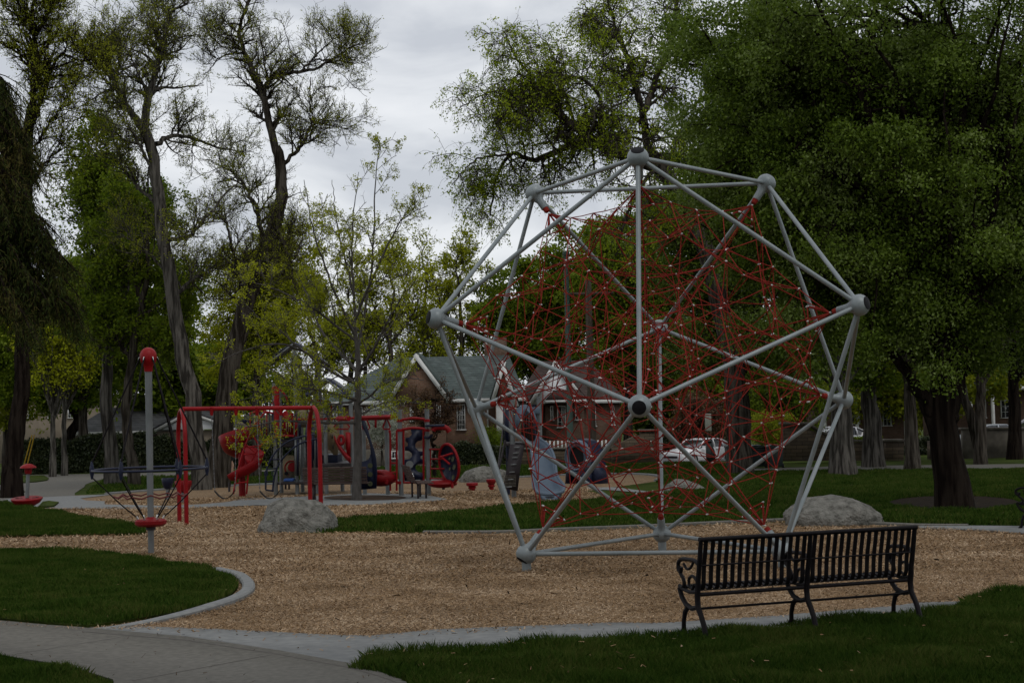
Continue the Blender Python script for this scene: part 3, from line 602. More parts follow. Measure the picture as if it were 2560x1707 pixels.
# ================================================================== SWING FRAME
Ys = 33.0
sw = thing('swing_frame', on(A(600, 1250, Ys)[0], Ys), 'red arched swing frame with two belt swings', 'swing')
off = np.array([.17, -.45, 0])
def leg(px, topy, side, ybase_px=None):
    c = A(px, topy, Ys); n = []
    z0 = gz(Ys)-.1; zt = c[2]; 
    for sgn in (1, -1):
        o = off*sgn; b = np.array([c[0], Ys, 0])+o
        pts = [(b[0], b[1], z0), (b[0]-.0*sgn, b[1], zt-.75), (b[0]-o[0]*.12, b[1]-o[1]*.12, zt-.38), (b[0]-o[0]*.5, b[1]-o[1]*.5, zt-.10), (c[0]+side*.04, Ys, zt)]
        part('leg', MB().tube(cr_spline(pts, 24), .047, 14), M['red'], sw)
leg(453, 1024, .12); leg(784, 1018, -.12)
a, b = A(457, 1022, Ys), A(778, 1019, Ys)
part('beam', MB().tube([a, b], .047, 14), M['red'], sw)
for s0, s1, lo in ((529, 590, 1244), (642, 702, 1242)):
    tp = []
    for s_ in (s0, s1):
        h_ = A(s_, 1030, Ys); k = part('hanger', MB().tube([h_+[0, 0, .1], h_-[0, 0, .07]], [.055, .03], 10), M['red'], sw); tp.append(h_)
    b0 = A(s0+8, 1228, Ys); b1 = A(s1-2, 1226, Ys)
    for p, q in zip(tp, (b0, b1)):
        n = int(np.linalg.norm(p-q)/.05); ch = MB()
        for i in range(n):
            c_ = p+(q-p)*(i+.5)/n
            ch.box(c_, (.022, .008, .045) if i % 2 else (.008, .022, .045))
        part('chain', ch, M['chain'], sw)
    pts = cr_spline([b0, b0+(b1-b0)*.25-[0, 0, .12], (b0+b1)/2-[0, 0, .165], b0+(b1-b0)*.75-[0, 0, .12], b1], 20); v = []
    for p in pts: v += [p+[0, -.07, 0], p+[0, .07, 0], p+[0, .07, .014], p+[0, -.07, .014]]
    mbx = MB(); K = len(pts); mbx.add(v, [(i*4+a_, i*4+(a_+1) % 4, (i+1)*4+(a_+1) % 4, (i+1)*4+a_) for i in range(K-1) for a_ in range(4)])
    part('belt_seat', mbx, M['rubber'], sw)
# ================================================================== PLAY STRUCTURE (main)
def z5(x, y): return 500+x/3.485, 850+y/3.485
def z8(x, y): return 800+x/3.484, 850+y/3.484
def W5(x, y, Y): return A(*z5(x, y), Y)
def W8(x, y, Y): return A(*z8(x, y), Y)
Yp = 47.0
ps = thing('play_structure', on(A(740, 1200, Yp)[0], Yp), 'red, navy and tan play structure with spiral slide, decks, panels and navy roofs', 'playground structure')
def postp(par, W_, x, y0, Y, y1=None, r=.062, m=None, name='post'):
    t = W_(x, y0, Y); z1 = gz(Y)-.1 if y1 is None else W_(x, y1, Y)[2]
    return part(name, MB().tube([(t[0], Y, z1), t], r, 12), m or M['post'], par)
for x, y0, Y in ((645, 375, 47), (695, 420, 48.6), (825, 95, 47), (872, 150, 48.6), (1000, 480, 47), (1040, 205, 48.6), (1085, 460, 46.6), (1225, 470, 48.6), (1312, 490, 46.6)):
    postp(ps, W5, x, y0, Y)
def platex(pts, Y, t, m, name, par, W_=W5, label=None):
    P = [W_(x, y, Y) for x, y in pts]; poly = [(p[0], p[2]) for p in P]
    return part(name, MB().prism(poly, t, c=(0, Y, 0)), m, par, sm=False, label=label)
def boxp(x0, y0, x1, y1, Y0, Y1, m, name, par, W_=W5, label=None):
    a = W_(x0, y0, Y0); b = W_(x1, y1, Y0)
    return part(name, MB().box(((a[0]+b[0])/2, (Y0+Y1)/2, (a[2]+b[2])/2), (abs(b[0]-a[0]), Y1-Y0, abs(a[2]-b[2]))), m, par, sm=False, bevel=.01, label=label)
boxp(430, 832, 830, 856, 46.95, 48.7, M['deck'], 'deck', ps); boxp(700, 862, 822, 930, 47.0, 48.6, M['deck'], 'step_box', ps)
boxp(1062, 1076, 1312, 1098, 46.5, 48.6, M['deck'], 'deck', ps); boxp(1062, 1000, 1200, 1072, 47.2, 48.4, M['navy'], 'step_box', ps)
boxp(672, 1238, 1000, 1252, 46.9, 48.4, M['deck'], 'deck', ps); boxp(935, 1152, 1040, 1285, 47.0, 48.0, M['deck'], 'step_box', ps)
for k in range(9):
    x = 438+k*24; part('picket', MB().bar(W5(x, 640-18*math.sin(k/8*3.14), 46.9), W5(x, 832, 46.9), .07, .03), M['navy'] if k % 3 else M['redplastic'], ps, sm=False)
for k in range(4): part('picket', MB().bar(W5(500+k*36, 520, 48.5), W5(500+k*36, 640, 48.5), .08, .03), M['navy'], ps, sm=False)
platex([(436, 650), (630, 650), (630, 830), (436, 830)], 48.7, .03, M['tan'], 'back_panel', ps)
part('rail', tb([W5(430, 640, 46.9), W5(530, 618, 46.9), W5(640, 640, 46.9)], .035), M['red'], ps)
platex([(712, 640), (740, 615), (790, 612), (815, 640), (815, 830), (712, 830)], 46.85, .05, M['redplastic'], 'front_panel', ps, label='red panel with slots under the roof')
for k in range(3): part('panel_slot', MB().bar(W5(752+k*18, 700, 46.8), W5(752+k*18, 800, 46.8), .05, .02), M['tan'], ps, sm=False)
part('front_pole', MB().tube([W5(668, 420, 46.7), W5(668, 835, 46.7)], .085, 12), M['red'], ps)
part('loop_rail', tb([W5(632, 560, 46.7), W5(660, 505, 46.7), W5(632, 450, 46.7), W5(640, 415, 46.7), W5(665, 415, 46.7), W5(662, 500, 46.7), W5(690, 560, 46.7)], .035), M['red'], ps)
part('loop_rail', tb([W5(700, 430, 47.4), W5(745, 490, 47.4), W5(770, 570, 47.4)], .035), M['red'], ps)
# climbing wall panels, pickets of the stair tower
pan = platex([(1005, 548), (1062, 548), (1100, 625), (1170, 740), (1200, 820), (1200, 1000), (1165, 1000), (1090, 905), (1005, 860)], 46.9, .08, M['tan'], 'climbing_panel', ps)
for hx, hy in ((1045, 590), (1035, 660), (1075, 640), (1125, 760), (1155, 820), (1120, 690), (1160, 910)):
    part('hand_hole', MB().bar(W5(hx, hy, 46.84), W5(hx, hy+36, 46.84), .07, .02), M['deck'], pan, sm=False)
platex([(840, 600), (900, 560), (985, 665), (985, 760), (840, 760)], 47.6, .06, M['tan'], 'climbing_panel', ps)
for i, (x, y0, y1, m) in enumerate(((868, 625, 850, 'navy'), (930, 700, 930, 'navy'), (962, 750, 1000, 'redplastic'), (985, 690, 1060, 'navy'), (838, 610, 850, 'redplastic'))):
    P = [(x-10, y1-30), (x-13, (y0+y1)/2), (x, y0), (x+13, (y0+y1)/2), (x+10, y1-30), (x, y1)]
    platex(P, 46.75, .05, M[m], 'leaf_panel', ps)
for k in range(10):
    x = 832+k*21; 
    if 880 < x < 912: continue
    part('baluster', MB().bar(W5(x, 865, 46.85), W5(x, 1180 if x < 900 else 1140, 46.85), .05, .05), M['navy'] if k % 2 else M['post'], ps, sm=False)
t_ = platex([(722, 1010), (760, 1000), (820, 1005), (820, 1205), (722, 1205)], 47.3, .05, M['tan'], 'activity_panel', ps)
part('dial', MB().tube([W5(805, 1105, 47.27), W5(805, 1105, 47.2)], .14, 20), M['redplastic'], t_); part('dial', MB().tube([W5(752, 1160, 47.27), W5(752, 1160, 47.2)], .06, 16), M['rubber'], t_)
part('maze_groove', MB().tube([W5(805+s_*math.cos(a), 1105+s_*math.sin(a), 47.26) for a, s_ in zip(np.linspace(2, 7.5, 24), np.linspace(75, 30, 24))], .02, 6), M['redplastic'], t_)
boxp(728, 1208, 815, 1228, 46.9, 47.3, mat('blue_seat', (.02, .08, .3), .5), 'seat', ps)
# roofs
def roof(cx_, cyb, cyt, half, Y, hy, par, W_=W5, m='navy'):
    a = W_(cx_-half, cyb, Y)[0]; b = W_(cx_+half, cyb, Y)[0]; z0 = W_(cx_, cyb, Y)[2]; z1 = W_(cx_, cyt, Y)[2]; xm = (a+b)/2
    m_ = MB(); K = 9; v = []
    for t in np.linspace(0, 1, K):
        x = a+(b-a)*t; u = abs(2*t-1); z = z0+(z1-z0)*(1-u)**.75
        for dy, dz in ((-hy, 0), (hy, 0), (hy, .05), (-hy, .05)): v.append((x, Y+dy, z+dz))
    m_.add(v, [(i*4+q, i*4+(q+1) % 4, (i+1)*4+(q+1) % 4, (i+1)*4+q) for i in range(K-1) for q in range(4)]+[(0, 1, 2, 3), tuple((K-1)*4+q for q in range(4))])
    r_ = part('roof', m_, M[m], par, sm=False); 
    part('roof_rib', MB().tube([(a, Y-hy-.02, z0), (xm, Y-hy-.02, z1)], .03, 8), M['post'], r_)
    part('roof_rib', MB().tube([(b, Y-hy-.02, z0), (xm, Y-hy-.02, z1)], .03, 8), M['post'], r_)
    for q in (a, b): part('roof_corner', MB().sphere((q, Y-hy, z0+.02), (.12, .08, .07)), M['navy'], r_)
roof(850, 210, 40, 235, 47.8, .75, ps); roof(1130, 480, 345, 160, 47.5, .95, ps)
# arch ladders
def ladder(r1p, r2p, Y, m, rungs, par, r=.028, W_=W5, name='arch_ladder', dy=0):
    a = cr_spline([W_(x, y, Y) for x, y in r1p], 40); b = cr_spline([W_(x, y, Y+dy) for x, y in r2p], 40)
    o = part(name, MB().tube(a, r, 10).tube(b, r, 10), m, par)
    for t in rungs:
        i = int(t*39); j = min(range(40), key=lambda q: abs(b[q][2]-a[i][2])); part('rung', MB().tube([a[i], b[j]], r*.75, 8), m, o)
    return o
ladder([(290, 1340), (325, 1160), (380, 960), (440, 810), (490, 720), (575, 620)], [(405, 1340), (425, 1140), (470, 1010), (560, 890), (680, 838), (820, 836)], 45.8, M['red'], (.12, .24, .36, .46), ps, dy=.2)
for p, q in (((395, 905), (490, 985)), ((445, 800), (520, 930)), ((500, 705), (560, 880)), ((330, 1130), (430, 1105))): part('web_bar', MB().tube([W5(*p, 45.8), W5(*q, 45.9)], .022, 8), M['red'], ps)
ladder([(572, 1300), (580, 1130), (640, 1000), (740, 900), (870, 845), (1005, 822)], [(632, 1320), (650, 1180), (700, 1060), (800, 950), (900, 890), (1040, 855)], 45.6, M['navy'], (.1, .22, .34), ps, dy=.25)
for x in (575, 640): part('loop_grip', MB().tube([W5(x+14*math.cos(a), 1160+22*math.sin(a), 45.5) for a in np.linspace(0, 6.28, 16)[:-1]], .014, 6, closed=True), M['navy'], ps)
part('foot_rail', MB().bar(W5(572, 1305, 45.6), W5(640, 1312, 45.7), .08, .05), M['navy'], ps, sm=False)
# spiral slide: U trough swept along a helix
cxs, Ysl = W5(362, 1000, 46.4)[0], 46.4; zt_, zb_ = W5(400, 850, 46.4)[2], W5(200, 1225, 46.4)[2]
K = 70; tr = []; v = []; f = []
for i in range(K):
    t = i/(K-1); th = R(-25-455*t); rc = .37; z = zt_+(zb_-zt_)*t**.95
    for k in range(11):
        u = -1+2*k/10; rr_ = rc+u*.30; zz = z+(.46*abs(u)**3*(1.0 if t < .8 else max(.35, 1-(t-.8)*3)) if u > 0 else .2*abs(u)**2.6); v.append((cxs+rr_*math.cos(th), Ysl+rr_*math.sin(th), zz))
for i in range(K-1):
    for k in range(10): f.append((i*11+k, i*11+k+1, (i+1)*11+k+1, (i+1)*11+k))
m_ = MB(); m_.add(v, f); o = part('spiral_slide', m_, M['redplastic'], ps); o.modifiers.new('thick', 'SOLIDIFY').thickness = .03
part('slide_post', MB().tube([(cxs, Ysl, gz(Ysl)-.1), (cxs, Ysl, zt_)], .1, 14), M['redplastic'], ps)
part('slide_leg', MB().tube([W5(255, 1240, Ysl-.1), W5(255, 1320, Ysl-.1)], .035, 8), M['deck'], ps)
platex([(350, 700), (380, 660), (430, 640), (465, 660), (465, 720), (410, 745)], 46.9, .05, M['navy'], 'entry_panel', ps)
# right side slide, wheel and overhead bits
pts = [W5(1175, 880, 46.8), W5(1215, 960, 46.5), W5(1265, 1030, 46.2), W5(1310, 1075, 45.9)]
c = cr_spline(pts, 14); v = []; f = []
for p in c:
    for k in range(7):
        u = -1+k/3; v.append(p+[0, u*.28, .16*u*u])
for i in range(13):
    for k in range(6): f.append((i*7+k, i*7+k+1, (i+1)*7+k+1, (i+1)*7+k))
m_ = MB(); m_.add(v, f); o = part('slide', m_, M['redplastic'], ps); o.modifiers.new('thick', 'SOLIDIFY').thickness = .03
part('ring_panel', MB().tube([W5(1230+22*math.cos(a), 870+35*math.sin(a), 46.4) for a in np.linspace(0, 6.28, 20)[:-1]], .05, 8, closed=True), M['redplastic'], ps)
platex([(1270, 800), (1310, 805), (1312, 1060), (1285, 1030), (1268, 900)], 46.5, .08, M['redplastic'], 'side_panel', ps)
part('rail', tb([W5(920, 525, 47.5), W5(1090, 528, 47.5), W5(1140, 560, 47.5), W5(1135, 650, 47.5)], .035), M['red'], ps)
# ================================================================== CLIMBER CLUSTER (right part, own things)
Yc = 44.0
cs = thing('climbing_structure', on(W8(750, 1300, Yc)[0], Yc), 'climber with navy scalloped wall, red ladders and tilted wheel right of the young tree', 'playground structure')
for x, y0 in ((577, 615), (692, 605), (930, 600)): postp(cs, W8, x, y0, Yc if x != 577 else 45, r=.066)
postp(cs, W8, 378, 700, 45.5, r=.06)
part('overhead_bar', MB().tube([W8(-190, 690, 46), W8(160, 684, 45.6), W8(700, 665, Yc)], .035, 10), M['red'], cs)
for x0, x1 in ((160, 250), (365, 620)): part('bar_sleeve', MB().tube([W8(x0, 684-(x0-160)*.02, 45.4), W8(x1, 684-(x1-160)*.03, 44.6)], .075, 10), M['red'], cs)
for x in (190, 400, 485, 580):
    if x == 485: part('handle', MB().bar(W8(485, 690, 44.7), W8(485, 765, 44.7), .06, .06), M['red'], cs, sm=False); continue
    w_ = 68 if x == 190 else 32
    part('triangle_handle', MB().tube([W8(x-w_*.2, 690, 44.8), W8(x-w_, 755, 44.8), W8(x-w_*.8, 775, 44.8), W8(x+w_*.8, 775, 44.8), W8(x+w_, 755, 44.8), W8(x+w_*.2, 690, 44.8)], .022, 8), M['red'], cs)
for yy in (700, 785): part('wave_bar', tb([W8(680, yy, Yc), W8(740, yy-10, Yc), W8(810, yy-20, Yc), W8(880, yy-15, Yc), W8(942, yy-5, Yc)], .04), M['red'], cs)
for x in (692, 930):
    for yy in (700, 785, 1240): part('collar', MB().tube([W8(x, yy-12, Yc), W8(x, yy+12, Yc)], .085, 12), M['red'], cs)
for x in (727, 902): part('frame_rail', MB().tube([W8(x, 785, Yc), W8(x, 1240, Yc)], .03, 8), M['red'], cs)
part('frame_rail', MB().tube([W8(700, 1240, Yc), W8(930, 1240, Yc)], .03, 8), M['red'], cs)
wall = [(790, 775), (845, 770), (890, 785), (890, 870), (850, 880), (830, 905), (832, 935), (860, 965), (898, 970), (898, 1000), (876, 1010), (876, 1030), (898, 1040), (898, 1075), (855, 1075), (832, 1095), (832, 1125), (860, 1150), (895, 1155), (895, 1230), (872, 1215), (835, 1215), (820, 1230), (738, 1225), (735, 1150), (738, 1040), (780, 1035), (803, 1010), (800, 985), (775, 965), (740, 960), (742, 930), (765, 920), (765, 895), (745, 880), (745, 850), (780, 845), (800, 820)]
platex(wall, Yc, .04, M['navy'], 'scalloped_wall', cs, W8)
part('wall_hole', MB().tube([W8(780, 1083, Yc-.03), W8(780, 1083, Yc-.025)], .11, 16), M['post'], cs)
for k, x in enumerate((612, 668)): part('ladder_rail', MB().tube(cr_spline([W8(x-14 if k == 0 else x, 800, Yc-.3), W8(x, 830, Yc-.3), W8(x, 1310, Yc-.3)], 12), .028, 8), M['red'], cs)
for yy in (1070, 1150, 1232): part('rung', MB().tube([W8(612, yy, Yc-.3), W8(668, yy, Yc-.3)], .022, 8), M['red'], cs)
for x in (960,): part('ladder_rail', MB().tube([W8(x, 950, Yc), W8(x, 1208, Yc)], .025, 8), M['red'], cs)
for yy in (950, 1035, 1120, 1205): part('rung', MB().tube([W8(930 if yy in (950, 1205) else 960, yy, Yc), W8(1085, yy, Yc-.2)], .024, 8), M['red'], cs)
# tilted web wheel
def ell(cx_, cy_, rx, ry, n, tilt=0):
    return [(cx_+rx*math.cos(a)*math.cos(tilt)-ry*math.sin(a)*math.sin(tilt), cy_+rx*math.cos(a)*math.sin(tilt)+ry*math.sin(a)*math.cos(tilt)) for a in np.linspace(0, 2*math.pi, n+1)[:-1]]
tl = -.16
rim = part('wheel_rim', MB().tube([W8(x, y, Yc-.4-.35*math.cos(i/36*6.283)) for i, (x, y) in enumerate(ell(1125, 1075, 82, 172, 36, tl))], .04, 8, closed=True), M['red'], cs)
wp = [W8(x, y, Yc-.4-.35*math.cos(i/36*6.283)) for i, (x, y) in enumerate(ell(1125, 1075, 78, 168, 36, tl))]
m_ = MB(); m_.add(np.vstack([np.array(wp), np.array(wp)+[0, .04, 0]]), [tuple(range(36)), tuple(range(71, 35, -1))]+[(i, (i+1) % 36, 36+(i+1) % 36, 36+i) for i in range(36)])
disc = part('wheel_disc', m_, M['navy'], cs, sm=False)
for hx, hy, ra, rb in ((1090, 975, 12, 26), (1128, 1030, 8, 14), (1157, 1035, 12, 24), (1168, 1105, 13, 26), (1130, 1120, 8, 15), (1158, 1195, 11, 24)):
    m_ = MB(); P = [W8(x, y, Yc-.45-.35*((x-1125)/80)) for x, y in ell(hx, hy, ra, rb, 14, .25)]; m_.add(P, [tuple(range(14))]); part('cutout', m_, M['leafgreen'] if False else mat('cutout_pale', (.10, .11, .07), .9, spec=0), disc, sm=False)
for p, q in (((1045, 1020), (1155, 985)), ((1050, 1010), (1130, 1080))): part('spoke', MB().tube([W8(*p, Yc-.6), W8(*q, Yc-.75)], .03, 8), M['red'], cs)
part('step_pod', MB().sphere(W8(1068, 1250, Yc-.3), (.42, .3, .12), 16, 8), M['redplastic'], cs); part('pod_post', MB().tube([W8(1076, 1255, Yc-.3), W8(1076, 1300, Yc-.3)], .04, 8), M['deck'], cs)
part('pod_post', MB().tube([W8(1150, 1240, Yc-.6), W8(1153, 1288, Yc-.6)], .04, 8), M['red'], cs)
boxp(915, 738, 1085, 752, Yc-.5, Yc-.1, M['navy'], 'shelf', cs, W8)
part('hand_wheel', MB().tube(cr_spline([W8(985, 790, Yc-.4), W8(1000, 765, Yc-.4), W8(1050, 760, Yc-.4), W8(1100, 765, Yc-.4), W8(1128, 800, Yc-.4)], 14), [.08]*14, 10), M['redplastic'], cs)
part('bracket', tb([W8(912, 845, Yc-.1), W8(950, 850, Yc-.2), W8(975, 825, Yc-.3)], .04), M['navy'], cs)
# curved navy blade panel and the red crawl piece
bl = [(365, 700), (392, 700), (412, 760), (440, 860), (470, 950), (490, 1040), (498, 1150), (492, 1290), (362, 1300), (356, 1058), (395, 1052), (425, 1035), (443, 990), (440, 930), (420, 860), (395, 800), (372, 760)]
bo = platex(bl, Yc-.8, .14, M['navy'], 'blade_wall', cs, W8)
for hy in (1092, 1168, 1250): part('blade_hole', MB().tube([W8(437, hy, Yc-.875), W8(437, hy, Yc-.88)], .07, 16), mat('hole_backdrop', (.07, .075, .045), .9, spec=0), bo)
c_ = W8(536, 1200, Yc-.2); part('crawl_hump', MB().sphere(c_, (.42, .4, .24), 20, 10), M['redplastic'], cs)
part('hump_lip', MB().tube(cr_spline([W8(500, 1150, Yc-.5), W8(545, 1160, Yc-.5), W8(560, 1195, Yc-.5), W8(580, 1225, Yc-.5), W8(575, 1250, Yc-.5)], 14), .06, 10), M['redplastic'], cs)
# ================================================================== STUMPS
def stump(px0, px1, py0, py1, label):
    p = G((px0+px1)/2, py1); w = (px1-px0)/F*p[1]/2; h = A((px0+px1)/2, py0, p[1])[2]-p[2]
    t = thing('stepping_stump', p, label, 'stepping stump', 'red stepping stumps')
    part('step', MB().lathe([(w*.9, -.10), (w, -.08), (w, -.015), (w*.93, 0), (0, 0)], (p[0], p[1], p[2]+h), 20), M['redplastic'], t)
    part('body', MB().lathe([(w*.45, -.05), (w*.5, h*.25), (w*.7, h*.3), (w*.7, h*.42), (w*.55, h*.5), (w*.78, h*.58), (w*.78, h*.7), (w*.6, h-.1)], (p[0], p[1], p[2]), 20), M['redplastic'], t)
stump(1166, 1195, 1206, 1226, 'red two-tier stepping stump left of the dome leg'); stump(1216, 1241, 1197, 1224, 'red two-tier stepping stump beside the black stair panel')
# ================================================================== GREY SLIDE TOWER
def z4(x, y): return 1200+x/3.484, 850+y/3.484
def W4(x, y, Y): return A(*z4(x, y), Y)
Yg = 41.5
gs = thing('slide_tower', on(W4(400, 1300, Yg)[0], Yg), 'grey slide with arched hood and black perforated stair panel seen through the dome', 'slide')
postp(gs, W4, 275, 510, Yg-.3, r=.065); postp(gs, W4, 512, 490, Yg-.1, r=.065); postp(gs, W4, 230, 560, Yg+1.2, m=M['navy'], r=.05); postp(gs, W4, 470, 560, Yg+1.2, m=M['navy'], r=.04)
hood = [(300, 800), (305, 650), (325, 590), (370, 562), (400, 560), (440, 580), (480, 640), (500, 700), (508, 790), (490, 700), (450, 655), (415, 645), (380, 670), (345, 730), (330, 800)]
platex(hood, Yg-.35, .22, M['greyplastic'], 'hood', gs, W4)
boxp(280, 590, 350, 640, Yg-.2, Yg-.1, M['greyplastic'], 'side_wing', gs, W4); boxp(440, 585, 525, 640, Yg-.2, Yg-.1, M['greyplastic'], 'side_wing', gs, W4)
boxp(222, 895, 500, 912, Yg-.2, Yg+1.2, M['deck'], 'deck', gs, W4)
for k in range(7): part('guard_bar', MB().bar(W4(205+k*11, 570, Yg+1.1), W4(205+k*11, 895, Yg+1.1), .03, .03), M['navy'], gs, sm=False)
for k in range(6): part('guard_bar', MB().bar(W4(360+k*22, 620 if k % 2 else 560, Yg+1.1), W4(360+k*22, 895, Yg+1.1), .03, .03), M['deck'], gs, sm=False)
# trough
cl_ = [((340, 825), (505, 825)), ((425, 890), (520, 860)), ((445, 940), (585, 905)), ((455, 1010), (635, 985)), ((462, 1090), (655, 1070)), ((466, 1180), (668, 1170)), ((462, 1240), (700, 1225)), ((475, 1290), (733, 1270)), ((505, 1330), (722, 1320))]
Ld = np.linspace(Yg-.3, Yg-2.3, 9)
La = cr_spline([W4(*a, y) for (a, b), y in zip(cl_, Ld)], 30); Rb = cr_spline([W4(*b, y) for (a, b), y in zip(cl_, Ld)], 30)
v = []; f = []
for i in range(30):
    for k in range(13):
        u = k/12; dz = -.24*(1-abs(2*u-1)**3.5); p = La[i]*(1-u)+Rb[i]*u; v.append(p+[0, 0, dz])
for i in range(29):
    for k in range(12): f.append((i*13+k, i*13+k+1, (i+1)*13+k+1, (i+1)*13+k))
m_ = MB(); m_.add(v, f); o = part('slide_trough', m_, M['greyplastic'], gs); sm_ = o.modifiers.new('thick', 'SOLIDIFY'); sm_.thickness = .035
part('slide_lip', MB().tube(La, .04, 8).tube(Rb, .04, 8).tube(cr_spline([La[-1], (La[-1]+Rb[-1])/2+[0, -.12, -.05], Rb[-1]], 10), .045, 8), M['greyplastic'], gs)
q = (La[-2]+Rb[-2])/2; part('slide_foot', MB().tube([(q[0], q[1]+.2, q[2]-.15), (q[0], q[1]+.2, gz(q[1])-.1)], .17, 14), M['deck'], gs)
st = platex([(262, 905), (388, 915), (350, 1130), (328, 1312), (200, 1292), (232, 1120)], Yg-.5, .06, M['deck'], 'stair_panel', gs, W4, label='black perforated stair panel')
for k, yy in enumerate((935, 985, 1025, 1085, 1150, 1215, 1280)):
    x = 355-(yy-935)*.16; part('tread', MB().bar(W4(x-58-k*2, yy, Yg-.56), W4(x-8-k*2, yy-3, Yg-.56), .02, .03), M['post'], st, sm=False)
dots = MB()
for r_ in range(8):
    for c_ in range(9): p_ = W4(222+c_*11, 1180+r_*13, Yg-.54); dots.box(p_, (.022, .012, .022))
part('perforations', dots, M['foundation'], st, sm=False)
part('brace', MB().tube([W4(155, 1155, Yg-.2), W4(222, 870, Yg)], .03, 8), M['deck'], gs); part('brace', MB().tube([W4(190, 985, Yg), W4(240, 1045, Yg)], .02, 8), M['deck'], gs)
part('hand_rail', MB().tube([W4(225, 560, Yg), W4(150, 1160, Yg-.9)], .02, 8), M['deck'], gs)
# ================================================================== CRAWL TUNNEL
Yt = 50.0
ct = thing('crawl_tunnel', on(W4(920, 1200, Yt)[0], Yt), 'navy crawl tunnel with a grey round rim standing right of the grey slide', 'play tunnel')
c0 = W4(868, 1020, Yt); ang = R(48); Mx = zrot(np.array([-math.sin(ang), -math.cos(ang), 0.03])); ry = abs(W4(868, 870, Yt)[2]-c0[2])
part('rim', MB().lathe([(ry*.62, -.05), (ry*.64, .16), (ry*.74, .2), (ry*.80, .12), (ry*.86, .2), (ry*.95, .17), (ry*1.0, .05), (ry*1.0, -.1)], c0, 40, Mx), M['greyplastic'], ct)
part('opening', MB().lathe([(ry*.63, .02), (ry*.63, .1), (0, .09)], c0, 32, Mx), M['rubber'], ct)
part('shell', MB().lathe([(ry*.9, -.55), (ry*1.06, -.5), (ry*1.1, -.3), (ry*1.08, -.02), (ry*.98, .0)], c0, 40, Mx), M['navy'], ct)
b0 = c0-Mx[:, 2]*.28; zg = gz(Yt)
for s_ in (-1, 1):
    d = Mx[:, 0]*s_; P0 = b0+d*ry*1.0; P1 = b0+d*ry*1.2; P1[2] = zg-.05; m_ = MB(); m_.bar(P0-[0, 0, ry*.2], P1, .5, .16); part('foot', m_, M['navy'], ct, sm=False)
m_ = MB(); m_.bar(b0-[0, 0, ry*.75], np.array([b0[0], b0[1], zg-.05]), .45, 1.1); part('plinth', m_, M['navy'], ct, sm=False)
# ================================================================== WOODEN BENCHES
def wood_bench(p, rz, L, label):
    b = thing('wooden_bench', p, label, 'bench', 'brown slatted benches round the young tree', rz=rz)
    for k in range(6): part('back_slat', MB().box((0, -.02-.03*k+.12, .50+.075*k), (L, .03, .062)), M['woodslat'], b, local=True, sm=False, bevel=.006)
    for k in range(5): part('seat_slat', MB().box((0, .20+.09*k, .44), (L, .075, .03)), M['woodslat'], b, local=True, sm=False, bevel=.006)
    for x in (-L*.36, L*.36):
        part('leg', MB().bar((x, .42, .0-.05), (x, .42, .425), .05, .05), M['deck'], b, local=True, sm=False); part('leg', MB().bar((x, .20, -.05), (x, .20, .43), .05, .05), M['deck'], b, local=True, sm=False)
        part('bracket', MB().bar((x, .17, .42), (x, -.07, .90), .04, .03), M['deck'], b, local=True, sm=False)
    return b
p1 = G(838, 1251); wood_bench((p1[0], p1[1], p1[2]), R(-3), 1.75, 'brown slatted bench seen from behind at the foot of the young tree')
p2 = G(1040, 1246); wood_bench((p2[0]-.22, p2[1], p2[2]), R(-78), 1.5, 'brown slatted bench seen end on, with a water bottle on its seat')
p3 = G(740, 1228); wood_bench((p3[0], p3[1]+2, p3[2]+.0), R(40), 1.3, 'brown slatted bench mostly hidden behind the right swing legs')
pbx = A(*z8(808, 1268), p2[1]); bt = thing('water_bottle', (pbx[0], pbx[1], pbx[2]), 'small clear water bottle standing on the end-on brown bench', 'bottle')
part('bottle_body', MB().lathe([(.03, 0), (.034, .02), (.034, .17), (.015, .2), (.014, .22)], (pbx[0], pbx[1], p2[2]+.457), 14), M['bottle'], bt); part('cap', MB().lathe([(.016, .22), (.016, .245), (0, .246)], (pbx[0], pbx[1], p2[2]+.457), 12), M['white'], bt)
# ================================================================== HOUSES
def z7(x, y): return 850+x/3.3127, 870+y/3.3127
def W7(x, y, Y): return A(*z7(x, y), Y)
def window(par, x0, y0, x1, y1, Y, W_, nx=3, ny=4, curtain=False, fr=.05):
    a, b = W_(x0, y0, Y), W_(x1, y1, Y); xc, zc = (a[0]+b[0])/2, (a[2]+b[2])/2; w, h = abs(b[0]-a[0]), abs(a[2]-b[2])
    f = MB(); t = fr
    f.box((xc, Y-.03, a[2]-t/2), (w, .12, t)); f.box((xc, Y-.05, b[2]+t/2), (w+.1, .16, t)); f.box((a[0]+t/2, Y-.031, zc), (t, .118, h-2*t)); f.box((b[0]-t/2, Y-.031, zc), (t, .118, h-2*t))
    for i in range(1, nx): f.box((a[0]+t+(w-2*t)*i/nx, Y-.04, zc), (.025, .03, h-2*t))
    for i in range(1, ny): f.box((xc, Y-.042, b[2]+t+(h-2*t)*i/ny), (w-2*t, .03, .022))
    o = part('window', f, M['white'], par, sm=False)
    part('pane', MB().box((xc, Y-.012, zc), (w-2*t, .02, h-2*t)), M['glass'], o, sm=False)
    if curtain: part('curtain', MB().box((xc+w*.2, Y-.026, zc), (w*.4, .008, h-2*t-.02)), M['curtain'], o, sm=False)
    return o
